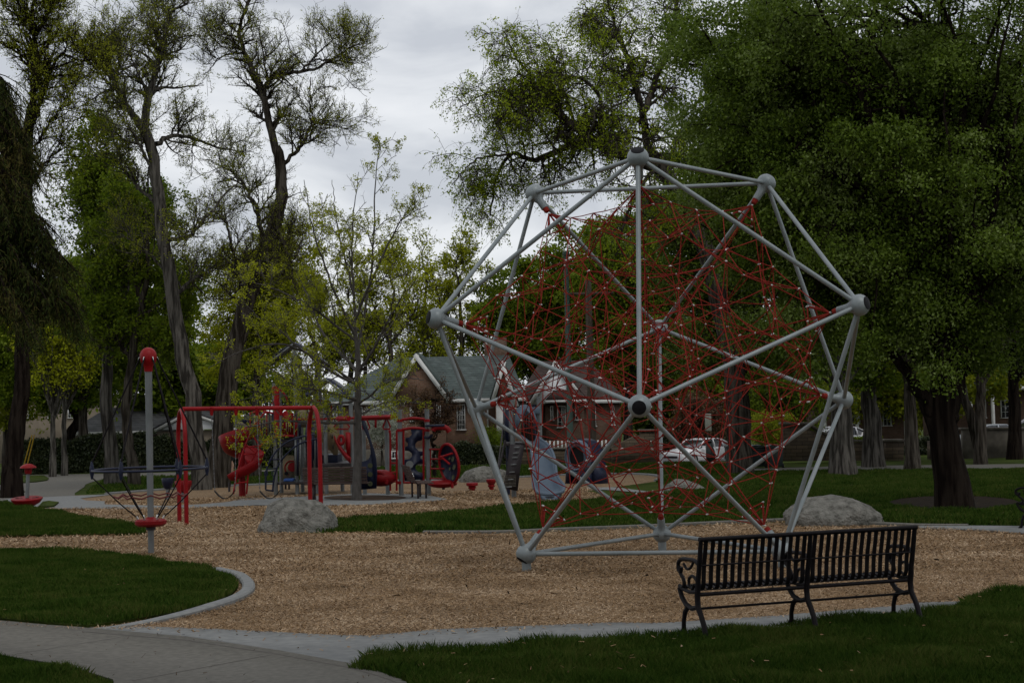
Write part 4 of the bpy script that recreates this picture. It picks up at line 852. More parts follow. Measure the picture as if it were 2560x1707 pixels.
def hiproof(par, x0, x1, y0, y1, ze, xr0, xr1, zr, m, name='roof', over=.35):
    x0 -= over; x1 += over; y0 -= over; y1 += over; ym = (y0+y1)/2; mb = MB(); t = .14
    v = [(x0, y0, ze), (x1, y0, ze), (x1, y1, ze), (x0, y1, ze), (xr0, ym, zr), (xr1, ym, zr)]
    v += [(x0, y0, ze-t), (x1, y0, ze-t), (x1, y1, ze-t), (x0, y1, ze-t)]
    mb.add(v, [(0, 1, 5, 4), (1, 2, 5), (2, 3, 4, 5), (3, 0, 4), (6, 9, 8, 7)])
    r = part(name, mb, m, par, sm=False)
    fm = MB(); fm.box(((x0+x1)/2, y0-.02, ze-t/2), (x1-x0, .05, t+.06)); fm.box((x0-.02, ym, ze-t/2), (.05, y1-y0, t)); fm.box((x1+.02, ym, ze-t/2), (.05, y1-y0, t))
    part('gutter', fm, M['white'], r, sm=False); return r
def gable(par, ap, lf, rt, Y, depth, wallm, roofm, W_, trim=.22, wl=None, wr=None, zb=None):
    """front-facing gable: apex, left and right rake feet given as pixels"""
    a, l, r = W_(*ap, Y), W_(*lf, Y), W_(*rt, Y)
    wall = [(l[0]+.25, l[2]+.02), (r[0]-.25, r[2]+.02), (a[0], a[2]-.28)]
    part('gable_wall', MB().prism(wall, .3, c=(0, Y+.2, 0)), wallm, par, sm=False)
    for q, nm in ((l, 0), (r, 1)):
        d = np.array([q[0]-a[0], 0, q[2]-a[2]]); L = np.linalg.norm(d); d /= L; n = np.array([-d[2], 0, d[0]]); n *= np.sign(n[2])
        c = (a+q)/2+n*.06+[0, depth/2-.05, 0]; Mx = np.stack([d, [0, 1, 0], n], 1)
        part('gable_roof', MB().box(c+[0, .004*nm, 0], (L+.1, depth, .10+.004*nm), 0, Mx), roofm, par, sm=False)
        part('rake_board', MB().box((a+q)/2-n*.07+[0, -.09-.005*nm, 0], (L+.06, .07, trim), 0, Mx), M['white'], par, sm=False)
Yh = 84.0
h1 = thing('brick_house', on(W7(750, 900, Yh)[0], Yh), 'brown brick house with grey green shingle roof and a white-edged front gable', 'house')
zg = gz(Yh)-.3
def wallbox(par, x0, x1, ytop, Y0, Y1, m, W_=W7, name='wall', y_bot=None):
    a, b = W_(x0, ytop, Y0), W_(x1, ytop, Y0); z1 = (a[2]+b[2])/2; z0 = zg if y_bot is None else W_((x0+x1)/2, y_bot, Y0)[2]
    return part(name, MB().box(((a[0]+b[0])/2, (Y0+Y1)/2, (z0+z1)/2), (b[0]-a[0], Y1-Y0, z1-z0)), m, par, sm=False), a[0], b[0], z1
w, xa, xb, ze = wallbox(h1, -180, 1490, 440, Yh, Yh+10.5, M['brick'])
rf = hiproof(h1, xa, xb, Yh, Yh+10.5, W7(700, 432, Yh)[2], W7(480, 100, Yh+5)[0], W7(1400, 100, Yh+5)[0], W7(800, 72, Yh+5.2)[2], M['shingle'])
part('chimney', MB().box(tuple(W7(1290, 62, Yh+6)), (1.3, .9, 2.0)), M['brick2'], h1, sm=False)
wallbox(h1, 470, 870, 430, Yh-1.4, Yh-.01, M['brick'])
gable(h1, (632, 52), (385, 450), (905, 420), Yh-1.75, 6.5, M['brick'], M['shingle'], W7)
part('attic_vent', MB().tube([W7(645, 160, Yh-1.72), W7(645, 160, Yh-1.76)], .13, 16), M['deck'], h1)
wallbox(h1, 1285, 1455, 430, Yh-1.4, Yh-.02, M['brick'])
gable(h1, (1350, 112), (1258, 420), (1475, 475), Yh-1.75, 6.0, M['brick'], M['shingle'], W7, trim=.2)
for q in ((965, 465, 1040, 680, 4, 5), (795, 470, 838, 620, 2, 4), (578, 475, 612, 610, 2, 4), (150, 485, 190, 600, 2, 3), (1215, 475, 1232, 655, 1, 1), (-60, 490, -20, 620, 2, 3), (395, 480, 440, 520, 2, 2)):
    Yw = Yh if not 470 < q[0] < 870 else Yh-1.4
    window(h1, *q[:4], Yw, W7, q[4], q[5])
# stone-faced basement with its own low windows
a, b = W7(-180, 880, Yh-1.6), W7(1490, 880, Yh-1.6)
part('foundation', MB().box(((a[0]+b[0])/2, Yh-.8, (zg+W7(600, 835, Yh-1.6)[2])/2), (b[0]-a[0], 1.58, W7(600, 835, Yh-1.6)[2]-zg)), M['foundation'], h1, sm=False)
for q in ((422, 850, 485, 918), (1000, 838, 1046, 905)): window(h1, *q, Yh-1.6, W7, 2, 1, fr=.07)
dr = part('door', MB().box(tuple((W7(1370, 600, Yh-1.42)+W7(1370, 620, Yh-1.42))/2), (.95, .08, 2.2)), M['white'], h1, sm=False)
part('porch_lamp', MB().sphere(W4(290, 635, Yh-1.6), .09), M['lamp'], h1)
Y2 = 88.0
h2 = thing('brick_house', on(W7(1850, 900, Y2)[0], Y2), 'brown brick house with a white sided gable and brown roof right of the first', 'house')
w, xa, xb, ze = wallbox(h2, 1500, 2320, 445, Y2, Y2+9, M['brick2'])
hiproof(h2, xa, xb, Y2, Y2+9, W7(1850, 440, Y2)[2], W7(1660, 140, Y2+4)[0], W7(2060, 140, Y2+4)[0], W7(1850, 105, Y2+4.5)[2], M['shinglebrown'])
gable(h2, (1780, 112), (1560, 470), (2040, 435), Y2-1.3, 5, M['siding'], M['shinglebrown'], W7)
wallbox(h2, 1700, 2020, 445, Y2-.9, Y2-.01, M['brick2'])
a, b = W7(1700, 432, Y2-1.9), W7(2036, 425, Y2-1.9); t = W7(1870, 345, Y2-1.3)
m_ = MB(); m_.add([(a[0], Y2-2.0, a[2]), (b[0], Y2-2.0, a[2]), (b[0], Y2-.9, a[2]), (a[0], Y2-.9, a[2]), (t[0]-.7, Y2-1.45, t[2]), (t[0]+.7, Y2-1.45, t[2])], [(0, 1, 5, 4), (1, 2, 5), (2, 3, 4, 5), (3, 0, 4), (3, 2, 1, 0)]); part('bay_roof', m_, M['shinglebrown'], h2, sm=False)
part('bay_gutter', MB().box(((a[0]+b[0])/2, Y2-2.02, a[2]-.08), (b[0]-a[0], .06, .14)), M['white'], h2, sm=False)
for q in ((1797, 478, 1872, 660, 2, 4, 1), (1740, 480, 1768, 600, 1, 3, 0), (1945, 478, 1975, 600, 1, 3, 0), (2095, 480, 2122, 650, 2, 4, 0), (1560, 520, 1590, 610, 1, 2, 0), (2240, 480, 2275, 640, 2, 4, 0)):
    window(h2, *q[:4], Y2-.9 if 1700 < q[0] < 2020 else Y2, W7, q[4], q[5], curtain=bool(q[6]))
def z0_(x, y): return x/2.7516, 850+y/2.7516
def W0(x, y, Y): return A(*z0_(x, y), Y)
Y0g = 90.0
h0 = thing('garage_building', on(W0(900, 800, Y0g)[0], Y0g), 'low grey roofed building with white sided gable behind the ivy hedge', 'building')
w, xa, xb, ze = wallbox(h0, 500, 1160, 632, Y0g, Y0g+8, M['cream'], W0)
hiproof(h0, xa, xb, Y0g, Y0g+8, W0(800, 630, Y0g)[2], W0(740, 480, Y0g+4)[0], W0(1100, 480, Y0g+4)[0], W0(900, 462, Y0g+4)[2], M['shinglegrey'])
wallbox(h0, 1075, 1610, 622, Y0g-1.5, Y0g-.01, M['cream'], W0); gable(h0, (1300, 490), (1050, 622), (1630, 610), Y0g-1.8, 6, M['siding'], M['shinglegrey'], W0, trim=.16)
wallbox(h0, 1610, 1900, 560, Y0g+1, Y0g+6, M['cream'], W0)
def plainhouse(name, px0, px1, ptop, pridge, Y, wm, rm, label, cat='house', wins=(), dep=9, cols=()):
    x0, x1 = A(px0, ptop, Y)[0], A(px1, ptop, Y)[0]; z1 = A((px0+px1)/2, ptop, Y)[2]; z0 = gz(Y)-.3
    t = thing(name, on((x0+x1)/2, Y), label, cat)
    part('wall', MB().box(((x0+x1)/2, Y+dep/2, (z0+z1)/2), (x1-x0, dep, z1-z0)), wm, t, sm=False)
    zr = A((px0+px1)/2, pridge, Y+dep/2)[2]; hiproof(t, x0, x1, Y, Y+dep, z1, x0+(x1-x0)*.3, x0+(x1-x0)*.7, zr, rm)
    for q in wins: window(t, *q, Y, A, 2, 3)
    for q in cols: part('porch_column', MB().tube([A(q, ptop, Y-1.6), [A(q, ptop, Y-1.6)[0], Y-1.6, z0]], .11, 12), M['white'], t)
    if cols: part('porch_roof', MB().box(((x0+x1)/2, Y-.9, z1-.1), (x1-x0+.4, 1.8, .25)), M['white'], t, sm=False)
    return t
plainhouse('apartment_block', -60, 235, 985, 955, 125, M['cream'], M['shinglegrey'], 'tan building far behind the trunks at the left edge', 'building', [(70, 1020, 85, 1045), (120, 1020, 135, 1045), (170, 1020, 185, 1045)], 14)
plainhouse('brick_house', 2020, 2285, 985, 900, 92, M['brick2'], M['shinglebrown'], 'red brick house with a porch seen between the pale trunks at right', 'house', [(2120, 1020, 2150, 1060), (2205, 1015, 2228, 1065)], 9, (2060, 2140, 2262))
plainhouse('porch_house', 2400, 2700, 965, 880, 96, M['brick2'], M['shinglegrey'], 'far house with white porch columns at the right edge', 'house', [(2440, 1000, 2465, 1045), (2500, 1000, 2525, 1045)], 9, (2425, 2480, 2530))
# ------------------------------------------------------------------ walls, fences
def polywall(px, Y, t, m, label, name='stone_wall', cap=None, cat='wall'):
    P = [A(x, y, Y) for x, y in px]; c = np.mean(P, axis=0); th_ = thing(name, on(c[0], Y), label, cat)
    part('wall_body', MB().prism([(p[0], p[2]) for p in P], t, c=(0, Y, 0)), m, th_, sm=False)
    if cap:
        for a, b in zip(cap[:-1], cap[1:]): part('coping', MB().bar(A(*a, Y)+[0, 0, .03], A(*b, Y)+[0, 0, .03], t+.14, .10), M['foundation'], th_, sm=False)
    return th_
polywall([(1530, 1158), (1530, 1116), (1590, 1088), (1600, 1088), (1600, 1078), (1648, 1078), (1648, 1156)], 77, .7, M['ledge'], 'stacked stone garden wall rising to a pillar, left of the white car', cap=[(1596, 1077), (1652, 1077)])
polywall([(1300, 1166), (1300, 1124), (1530, 1122), (1530, 1160)], 79, .5, M['ledge'], 'low stacked stone wall below the picket fence', cap=[(1300, 1123), (1530, 1121)])
polywall([(1955, 1152), (1955, 1061), (2018, 1061), (2022, 1074), (2045, 1082), (2085, 1097), (2140, 1105), (2207, 1110), (2207, 1150)], 68, .6, M['ledge'], 'stacked stone wall stepping down behind the pale trunks at right', cap=[(1950, 1060), (2020, 1060), (2046, 1079), (2085, 1095), (2140, 1103), (2207, 1108)])
polywall([(2210, 1150), (2210, 1103), (2254, 1103), (2254, 1150)], 67.5, .8, M['ledge'], 'square stone pillar with flat coping between two pale trunks', 'stone_pillar', cap=[(2206, 1102), (2258, 1102)], cat='pillar')
polywall([(2324, 1148), (2324, 1102), (2352, 1102), (2352, 1148)], 67.5, .8, M['ledge'], 'short stone pillar just left of the big dark trunk', 'stone_pillar', cat='pillar')
polywall([(2405, 1150), (2405, 1074), (2700, 1072), (2700, 1146)], 69, .4, M['foundation'], 'plain dark retaining wall behind the trunks at the right edge', 'retaining_wall', cap=[(2400, 1073), (2700, 1071)])
pf = thing('picket_fence', on(A(1425, 1115, 82)[0], 82), 'red and pale picket fence on the stone wall in front of the second house', 'fence')
a, b = A(1365, 1109, 82), A(1530, 1107, 82); 
for k in range(34):
    p = a+(b-a)*k/33; part('picket', MB().box((p[0], 82, p[2]-.15), (.075, .03, .62)), M['brick'] if k % 2 else M['white'], pf, sm=False)
for dz in (-.05, -.35): part('rail', MB().bar(a+[0, .04, dz], b+[0, .04, dz], .04, .06), M['brick2'], pf, sm=False)
wf = thing('wire_fence', on(A(1100, 1120, 81)[0], 81), 'thin post and wire fence along the front garden of the brick house', 'fence')
for px in range(1010, 1330, 47): p = A(px, 1115, 81); part('post', MB().tube([(p[0], 81, gz(81)-.1), p], .03, 6), M['post'], wf)
for y in (1118, 1128, 1140, 1150): part('wire', MB().tube([A(1005, y+2, 81), A(1320, y-5, 81)], .008, 4), M['post'], wf)
# ------------------------------------------------------------------ poles, sign, bins, wires
def pole(name, px, pyb, pyt, r, m, label, pxt=None, Y=None, cat='pole'):
    p = G(px, pyb) if Y is None else base(px, Y); t = A(pxt or px, pyt, p[1]); o = thing(name, p, label, cat)
    part('shaft', MB().tube([p-[0, 0, .2], (p+t)/2, t], [r*1.15, r, r*.85], 12), m, o); return o, t
o, t = pole('lamp_post', 1428, 1186, 640, .105, M['teal'], 'tall weathered green pole standing behind the climbing dome', 1415, cat='lamp post')
part('finial', MB().lathe([(.09, 0), (.13, .03), (.13, .16), (.05, .2), (0, .21)], t, 12), M['teal'], o)
part('cabinet', MB().box(tuple(A(1425, 1150, t[1]-.16)), (.2, .14, .4)), M['teal'], o, sm=False, bevel=.01)
o, t = pole('utility_pole', 1483, 1165, 700, .16, M['polewood'], 'brown wooden utility pole between the second house and the dome', 1470, 68, cat='utility pole')
part('crossarm', MB().bar(t+[-1.1, 0, -.6], t+[1.1, 0, -.6], .1, .12), M['polewood'], o, sm=False)
o, t = pole('utility_pole', 912, 1160, 770, .13, M['polewood'], 'slim brown utility pole rising behind the young tree', 915, 100, cat='utility pole')
part('crossarm', MB().bar(t+[-1.3, 0, -1.0], t+[1.3, 0, -1.0], .1, .12), M['polewood'], o, sm=False)
for i, (ya, yb, lab) in enumerate(((944, 936, 'lowest overhead wire crossing behind the left trees'), (930, 922, 'middle overhead wire crossing behind the left trees'), (880, 870, 'highest overhead wire crossing behind the left trees'))):
    a, b = A(-120, ya+10, 98), A(920, yb-8, 98); m_ = (a+b)/2-[0, 0, .25]; w_ = tb([tuple(a), tuple(m_), tuple(b)], .018, 5)
    tag(part('overhead_wire', w_, M['clamp']), lab, 'wire', 'overhead wires behind the left trees')
p = base(1769, 71); sg = thing('road_sign', p, 'small pale sign on a thin brown post in front of the white car', 'sign')
part('post', MB().tube([p-[0, 0, .1], A(1770, 1042, 71)], .03, 8), M['polewood'], sg); c = A(1770.5, 1055, 70.95)
part('panel', MB().box(tuple(c), (.29, .02, .78)), mat('sign_back', (.38, .39, .34), .6), sg, sm=False, bevel=.008)
p = base(1776, 70); ub = thing('utility_box', p, 'dark green slant-topped cabinet beside the sign post', 'utility box')
a = A(1765, 1104, 70); b = A(1787, 1152, 70); w_ = b[0]-a[0]; h_ = a[2]-p[2]
part('cabinet_body', MB().prism([(0, 0), (w_, 0), (w_, h_*.55), (w_*.6, h_), (0, h_)], .4, c=(a[0], 70, p[2])), M['bin'], ub, sm=False)
part('cabinet_lid', MB().box((a[0]+w_*.3, 70, p[2]+h_+.02), (w_*.66, .46, .04)), M['bin'], ub, sm=False)
def bin_(px0, px1, pyt, pyb, label):
    p = G((px0+px1)/2, pyb); Y = p[1]; w = (px1-px0)/F*Y; h = A((px0+px1)/2, pyt, Y)[2]-p[2]
    t = thing('waste_bin', p, label, 'bin', 'dark green bins behind the trunk in the middle distance'); X = p[0]; z = p[2]
    v = []; 
    for zz, s in ((.06, .42), (h-.1, .5)):
        for sx, sy in ((-1, -1), (1, -1), (1, 1), (-1, 1)): v.append((X+sx*w*s, Y+sy*.42*s/.5, z+zz))
    m_ = MB(); m_.add(v, [(3, 2, 1, 0), (4, 5, 6, 7)]+[(i, (i+1) % 4, 4+(i+1) % 4, 4+i) for i in range(4)]); part('bin_body', m_, M['bin'], t, sm=False, bevel=.02)
    part('bin_lid', MB().prism([(-w*.53, 0), (w*.53, 0), (w*.5, .06), (w*.2, .12), (-w*.2, .12), (-w*.5, .06)], .95, c=(X, Y, z+h-.1)), M['bin'], t, sm=False)
    for s_ in (-1, 1): part('wheel', MB().tube([(X+s_*w*.45-.03, Y-.3, z+.09), (X+s_*w*.45+.03, Y-.3, z+.09)], .1, 12), M['tyre'], t)
    part('bin_handle', MB().tube([(X-w*.4, Y-.5, z+h-.16), (X+w*.4, Y-.5, z+h-.16)], .02, 8), M['bin'], t)
bin_(1816, 1842, 1112, 1170, 'dark green bin peeking out left of the furrowed trunk'); bin_(1873, 1914, 1113, 1169, 'dark green bin just right of the furrowed trunk'); bin_(1917, 1956, 1112, 1169, 'rightmost dark green bin in the row')
# ------------------------------------------------------------------ car
def car(loc, rz, sc, paint, label, name='parked_car'):
    c = thing(name, loc, label, 'car', rz=rz)
    def loft(st, ns=10):
        v = []; n = None; f = []
        for x, prof in st:
            n = len(prof); v += [(x*sc, y*sc, z*sc) for y, z in prof]
        for i in range(len(st)-1):
            for k in range(n): f.append((i*n+k, i*n+(k+1) % n, (i+1)*n+(k+1) % n, (i+1)*n+k))
        f += [tuple(range(n))[::-1], tuple((len(st)-1)*n+k for k in range(n))]
        m_ = MB(); m_.add(v, f); return m_
    def sec(w, z0, z1, cr_=.12): return [(-w, z0+.06), (-w*.96, z0), (w*.96, z0), (w, z0+.06), (w*1.01, (z0+z1)/2), (w*.97, z1-cr_*.6), (w*.85, z1), (0, z1+.015), (-w*.85, z1), (-w*.97, z1-cr_*.6), (-w*1.01, (z0+z1)/2)]
    xs_ = [(-2.32, .70, .36, .62), (-2.26, .80, .26, .72), (-1.9, .86, .22, .80), (-1.2, .88, .2, .88), (-.75, .88, .2, .93), (.2, .88, .2, .93), (1.3, .88, .2, .94), (1.8, .86, .22, .95), (2.2, .80, .28, .90), (2.32, .72, .36, .80)]
    part('body', loft([(x, sec(w, a, b)) for x, w, a, b in xs_]), paint, c, local=True)
    gl = [(-.95, .78, .92, .95), (-.35, .72, .92, 1.30), (0, .68, .92, 1.38), (.9, .67, .92, 1.38), (1.4, .72, .92, 1.22), (1.95, .78, .92, .96)]
    part('windows', loft([(x, [(-w*1.05, z0), (w*1.05, z0), (w*.9, z1-.02), (w*.7, z1), (-w*.7, z1), (-w*.9, z1-.02)]) for x, w, z0, z1 in gl]), M['glass'], c, local=True)
    part('roof', loft([(x, [(-w, z), (w, z), (w*.9, z+.035), (-w*.9, z+.035)]) for x, w, z in ((-.25, .62, 1.335), (0, .63, 1.375), (.9, .63, 1.375), (1.2, .61, 1.30))]), paint, c, local=True)
    for s_ in (-1, 1):
        for (p, q) in (((-.92, .84, .93), (-.25, .66, 1.36)), ((.35, .85, .93), (.38, .66, 1.385)), ((1.93, .82, .95), (1.12, .64, 1.34)), ((1.1, .85, .93), (1.05, .66, 1.36))):
            part('pillar', MB().bar(np.array([p[0], s_*p[1], p[2]])*sc, np.array([q[0], s_*q[1], q[2]])*sc, .06*sc, .06*sc), paint, c, local=True, sm=False)
        for x in (-1.42, 1.38):
            wh = part('wheel', MB(). tube([(x*sc, s_*.70*sc, .31*sc), (x*sc, s_*.895*sc, .31*sc)], .31*sc, 20), M['tyre'], c, local=True)
            part('rim', MB().tube([(x*sc, s_*.89*sc, .31*sc), (x*sc, s_*.905*sc, .31*sc)], .19*sc, 14), M['clamp'], wh, local=True)
        part('headlight', MB().sphere(np.array([-2.2, s_*.62, .62])*sc, np.array([.1, .16, .08])*sc), M['clamp'], c, local=True)
        part('mirror', MB().box(np.array([-.7, s_*.98, .98])*sc, np.array([.12, .16, .12])*sc), paint, c, local=True)
        part('door_handle', MB().box(np.array([.45, s_*.90, .80])*sc, np.array([.16, .03, .03])*sc), M['deck'], c, local=True)
    part('grille', MB().box(np.array([-2.31, 0, .48])*sc, np.array([.05, 1.0, .12])*sc), M['deck'], c, local=True)
    return c
p = base(1750, 79); car((p[0], p[1], p[2]-.22), R(42), .93, M['carpaint'], 'white sedan parked beyond the lawn, seen through the climbing dome')
p = base(2470, 84); car((p[0], p[1], A(2470, 1061, 84)[2]-1.4), R(8), 1, mat('silver_car', (.32, .34, .36), .3), 'silver car with only its curved roof showing above the dark retaining wall')
p = base(2600, 80); car((p[0], p[1], A(2600, 1044, 80)[2]-1.6), R(5), 1.15, mat('van_paint', (.4, .4, .42), .3), 'pale vehicle showing above the retaining wall at the right edge')
p = base(2085, 82); car((p[0], p[1], A(2085, 1066, 82)[2]-1.4), R(5), 1, mat('grey_car', (.5, .5, .52), .3), 'pale car roof just above the stepped stone wall')
# ------------------------------------------------------------------ jogger
pj = base(575, 66.5); X, Y, Z = pj
pr = thing('person', (X, Y, Z), 'person jogging behind the red slide in a green top and black shorts', 'person')
bm = bmesh.new(); J = dict(pel=(0, 0, .93), chest=(.03, 0, 1.22), neck=(.05, 0, 1.44), jaw=(.06, 0, 1.53), head=(.07, 0, 1.62), crown=(.06, 0, 1.71), hL=(0, -.09, .90), kL=(.16, -.09, .52), aL=(.06, -.09, .10), tL=(.2, -.09, .06),
 hR=(0, .09, .90), kR=(-.06, .09, .50), aR=(-.40, .09, .36), tR=(-.44, .09, .24), sL=(.04, -.18, 1.38), eL=(-.14, -.22, 1.16), wL=(.0, -.2, 1.0), sR=(.04, .18, 1.38), eR=(.08, .22, 1.12), wR=(.26, .18, 1.18), fL=(.06, -.19, .95), fR=(.32, .16, 1.22))
rad = dict(pel=.13, chest=.14, neck=.055, jaw=.07, head=.095, crown=.07, hL=.09, kL=.06, aL=.04, tL=.035, hR=.09, kR=.06, aR=.04, tR=.035, sL=.06, eL=.04, wL=.028, sR=.06, eR=.04, wR=.028, fL=.035, fR=.035)
E_ = 'pel-chest chest-neck neck-jaw jaw-head head-crown pel-hL hL-kL kL-aL aL-tL pel-hR hR-kR kR-aR aR-tR chest-sL sL-eL eL-wL wL-fL chest-sR sR-eR eR-wR wR-fR'.split()
def skinned(name, joints, edges_, rads, m, par, grow=0):
    me = bpy.data.meshes.new(name); ks = list(joints); me.from_pydata([joints[k] for k in ks], [tuple(ks.index(q) for q in e.split('-')) for e in edges_], [])
    o = bpy.data.objects.new(name, me); C.objects.link(o); o.parent = par; s = o.modifiers.new('skin', 'SKIN'); 
    for i, k in enumerate(ks): me.skin_vertices[0].data[i].radius = (rads[k]+grow,)*2
    me.skin_vertices[0].data[0].use_root = True; o.modifiers.new('sub', 'SUBSURF').levels = 2; o.modifiers['sub'].render_levels = 2; me.materials.append(m); return o
skinned('body', J, E_, rad, M['skin'], pr)
skinned('shirt', {k: J[k] for k in ('chest', 'neck', 'sL', 'sR')} | {'pel': (0, 0, 1.0), 'eL': (-.05, -.2, 1.27), 'eR': (.06, .2, 1.25)}, ['chest-pel', 'chest-neck', 'chest-sL', 'sL-eL', 'chest-sR', 'sR-eR'], rad, M['shirt'], pr, .018)
skinned('shorts', {k: J[k] for k in ('pel', 'hL', 'hR')} | {'kL': (.09, -.09, .70), 'kR': (-.02, .09, .70)}, ['pel-hL', 'hL-kL', 'pel-hR', 'hR-kR'], rad | {'kL': .085, 'kR': .085}, M['shorts'], pr, .02)
part('hair', MB().sphere((.04, 0, 1.66), (.115, .105, .11), 14, 8), M['hair'], pr, local=True)
# ================================================================== TREES
def unit(v): return v/(np.linalg.norm(v, axis=-1, keepdims=True)+1e-9)
def tubes_batch(mb, P, Rr, n):
    """P (N,K,3), R (N,K): all tubes at once"""
    if len(P) == 0: return
    Nn, K, _ = P.shape; T = unit(np.gradient(P, axis=1)); ref = np.where(np.abs(T[:, :1, 2:3]) > .9, np.array([[[1., 0, 0]]]), np.array([[[0, 0, 1.]]]))
    U = unit(np.cross(T, np.broadcast_to(ref, T.shape))); Q = np.cross(T, U); a = np.linspace(0, 2*np.pi, n, endpoint=False)
    v = P[:, :, None]+Rr[:, :, None, None]*(np.cos(a)[None, None, :, None]*U[:, :, None]+np.sin(a)[None, None, :, None]*Q[:, :, None])
    i, k, q = np.meshgrid(np.arange(Nn), np.arange(K-1), np.arange(n), indexing='ij'); b = i*K*n
    f = np.stack([b+k*n+q, b+k*n+(q+1) % n, b+(k+1)*n+(q+1) % n, b+(k+1)*n+q], -1).reshape(-1, 4)
    mb.add(v.reshape(-1, 3), f)
def spawn(P, Rr, n, length, t0=.2, t1=1., spread=.8, up=.2, K=7, noise=.18, grav=0., rs=.55, rt=.003, taper=.5, outv=None):
    L = np.linalg.norm(np.diff(P, axis=1), axis=2).sum(1); idx = rng.choice(len(P), n, p=L/L.sum()); t = rng.uniform(t0, t1, n)
    f = t*(P.shape[1]-1); i = np.minimum(f.astype(int), P.shape[1]-2); u = (f-i)[:, None]
    p0 = P[idx, i]*(1-u)+P[idx, i+1]*u; tan = unit(P[idx, i+1]-P[idx, i]); r0 = (Rr[idx, i]*(1-u[:, 0])+Rr[idx, i+1]*u[:, 0])*rs
    rv = rng.normal(size=(n, 3)); rv = unit(rv-tan*(rv*tan).sum(1, keepdims=True)); d = unit(tan*(1-spread)+rv*spread+np.array([0, 0, up]))
    if outv is not None: d = unit(d+outv)
    ln = length*rng.uniform(.55, 1.25, n)*(1-taper*t); st = (ln/(K-1))[:, None]; pts = [p0]
    for k in range(K-1):
        d = unit(d+rng.normal(0, noise, (n, 3))+np.array([0, 0, grav])); pts.append(pts[-1]+d*st)
    PP = np.stack(pts, 1); tt = np.linspace(0, 1, K)[None]; RR = np.maximum(r0[:, None]*(1-tt)+rt*tt, rt*.8); return PP, RR
def leafquads(mb, c, size, up=.3, droop=0, aspect=.62, nrm=None):
    n = len(c); a = unit(rng.normal(size=(n, 3))+np.array([0, 0, -droop])); nn = unit(rng.normal(size=(n, 3))*(1 if nrm is None else .55)+np.array([0, 0, up*2])+(0 if nrm is None else nrm)); b = unit(np.cross(a, nn))
    s = size*rng.uniform(.6, 1.25, n)[:, None]; a = a*s/2; b = b*s/2*aspect
    v = np.stack([c-a, c+b*1.0+a*.05, c+a, c-b*1.0+a*.05], 1).reshape(-1, 3); i = np.arange(n)[:, None]*4; mb.add(v, i+np.array([[0, 1, 2, 3]]))
def along(P, n, jit, t0=.0):
    L = np.linalg.norm(np.diff(P, axis=1), axis=2).sum(1); idx = rng.choice(len(P), n, p=L/L.sum()); f = rng.uniform(t0, 1, n)*(P.shape[1]-1); i = np.minimum(f.astype(int), P.shape[1]-2); u = (f-i)[:, None]
    return P[idx, i]*(1-u)+P[idx, i+1]*u+rng.normal(0, jit, (n, 3))
def clusters(c, k, jit):
    return np.repeat(c, k, 0)+rng.normal(0, jit, (len(c)*k, 3))
def limb(px, Y, K=24, wob=.06):
    P = np.array([A(q[0], q[1], Y+(q[2] if len(q) > 2 else 0)) for q in px]); P = cr_spline(P, K); P[1:-1] += rng.normal(0, wob, (K-2, 3))*np.array([1, 1, .5]); return P
def build(name, loc, label, cat, bark, leaf, mbT, mbL, group=None):
    t = thing(name, loc, label, cat, group); part('trunk', mbT, bark, t)
    if mbL is not None and mbL.n: part('crown', mbL, leaf, t, sm=False)
    return t
def flare(P, R0, K): # widened root end
    r = R0.copy(); r[0] *= 1.25; r[1] *= 1.08; return r
def traced(name, Y, limbs, label, bark, leaf, lv1, lv2, lv3, nleaf, lsize, ljit=.04, cluster=3, droop=0, group=None, leafup=.3, ns=(12, 6, 4, 3), cat='tree', leaf_on=3, K=24, wob=.03, t1from=.15, skip_trunk=True):
    """limbs: [(pixels, r0, r1)], first is the trunk; levels: dicts for spawn (n, length, ...)"""
    Ps, Rs = [], []
    for px, r0, r1 in limbs:
        P = limb(px, Y, K, wob); r = np.linspace(r0, r1, K)
        Ps.append(P); Rs.append(r)
    Rs[0] = flare(Ps[0], Rs[0], K); g = on(Ps[0][0][0], Ps[0][0][1]); Ps[0][0][2] = g[2]-.15
    P0, R0 = np.array(Ps), np.array(Rs); T = MB(); tubes_batch(T, P0, R0, ns[0])
    src = (P0[1:], R0[1:]) if (skip_trunk and len(limbs) > 1) else (P0, R0)
    P1, R1 = spawn(*src, **lv1); tubes_batch(T, P1, R1, ns[1])
    P1a, R1a = P1, R1
    P2, R2 = spawn(P1, R1, **lv2); tubes_batch(T, P2, R2, ns[2])
    P3, R3 = spawn(P2, R2, **lv3); tubes_batch(T, P3, R3, ns[3])
    Lm = MB(); c = along(P3 if leaf_on == 3 else P2, nleaf//cluster, ljit, .15); leafquads(Lm, clusters(c, cluster, lsize*.7), lsize, leafup, droop)
    return build(name, g, label, cat, bark, leaf, T, Lm, group)
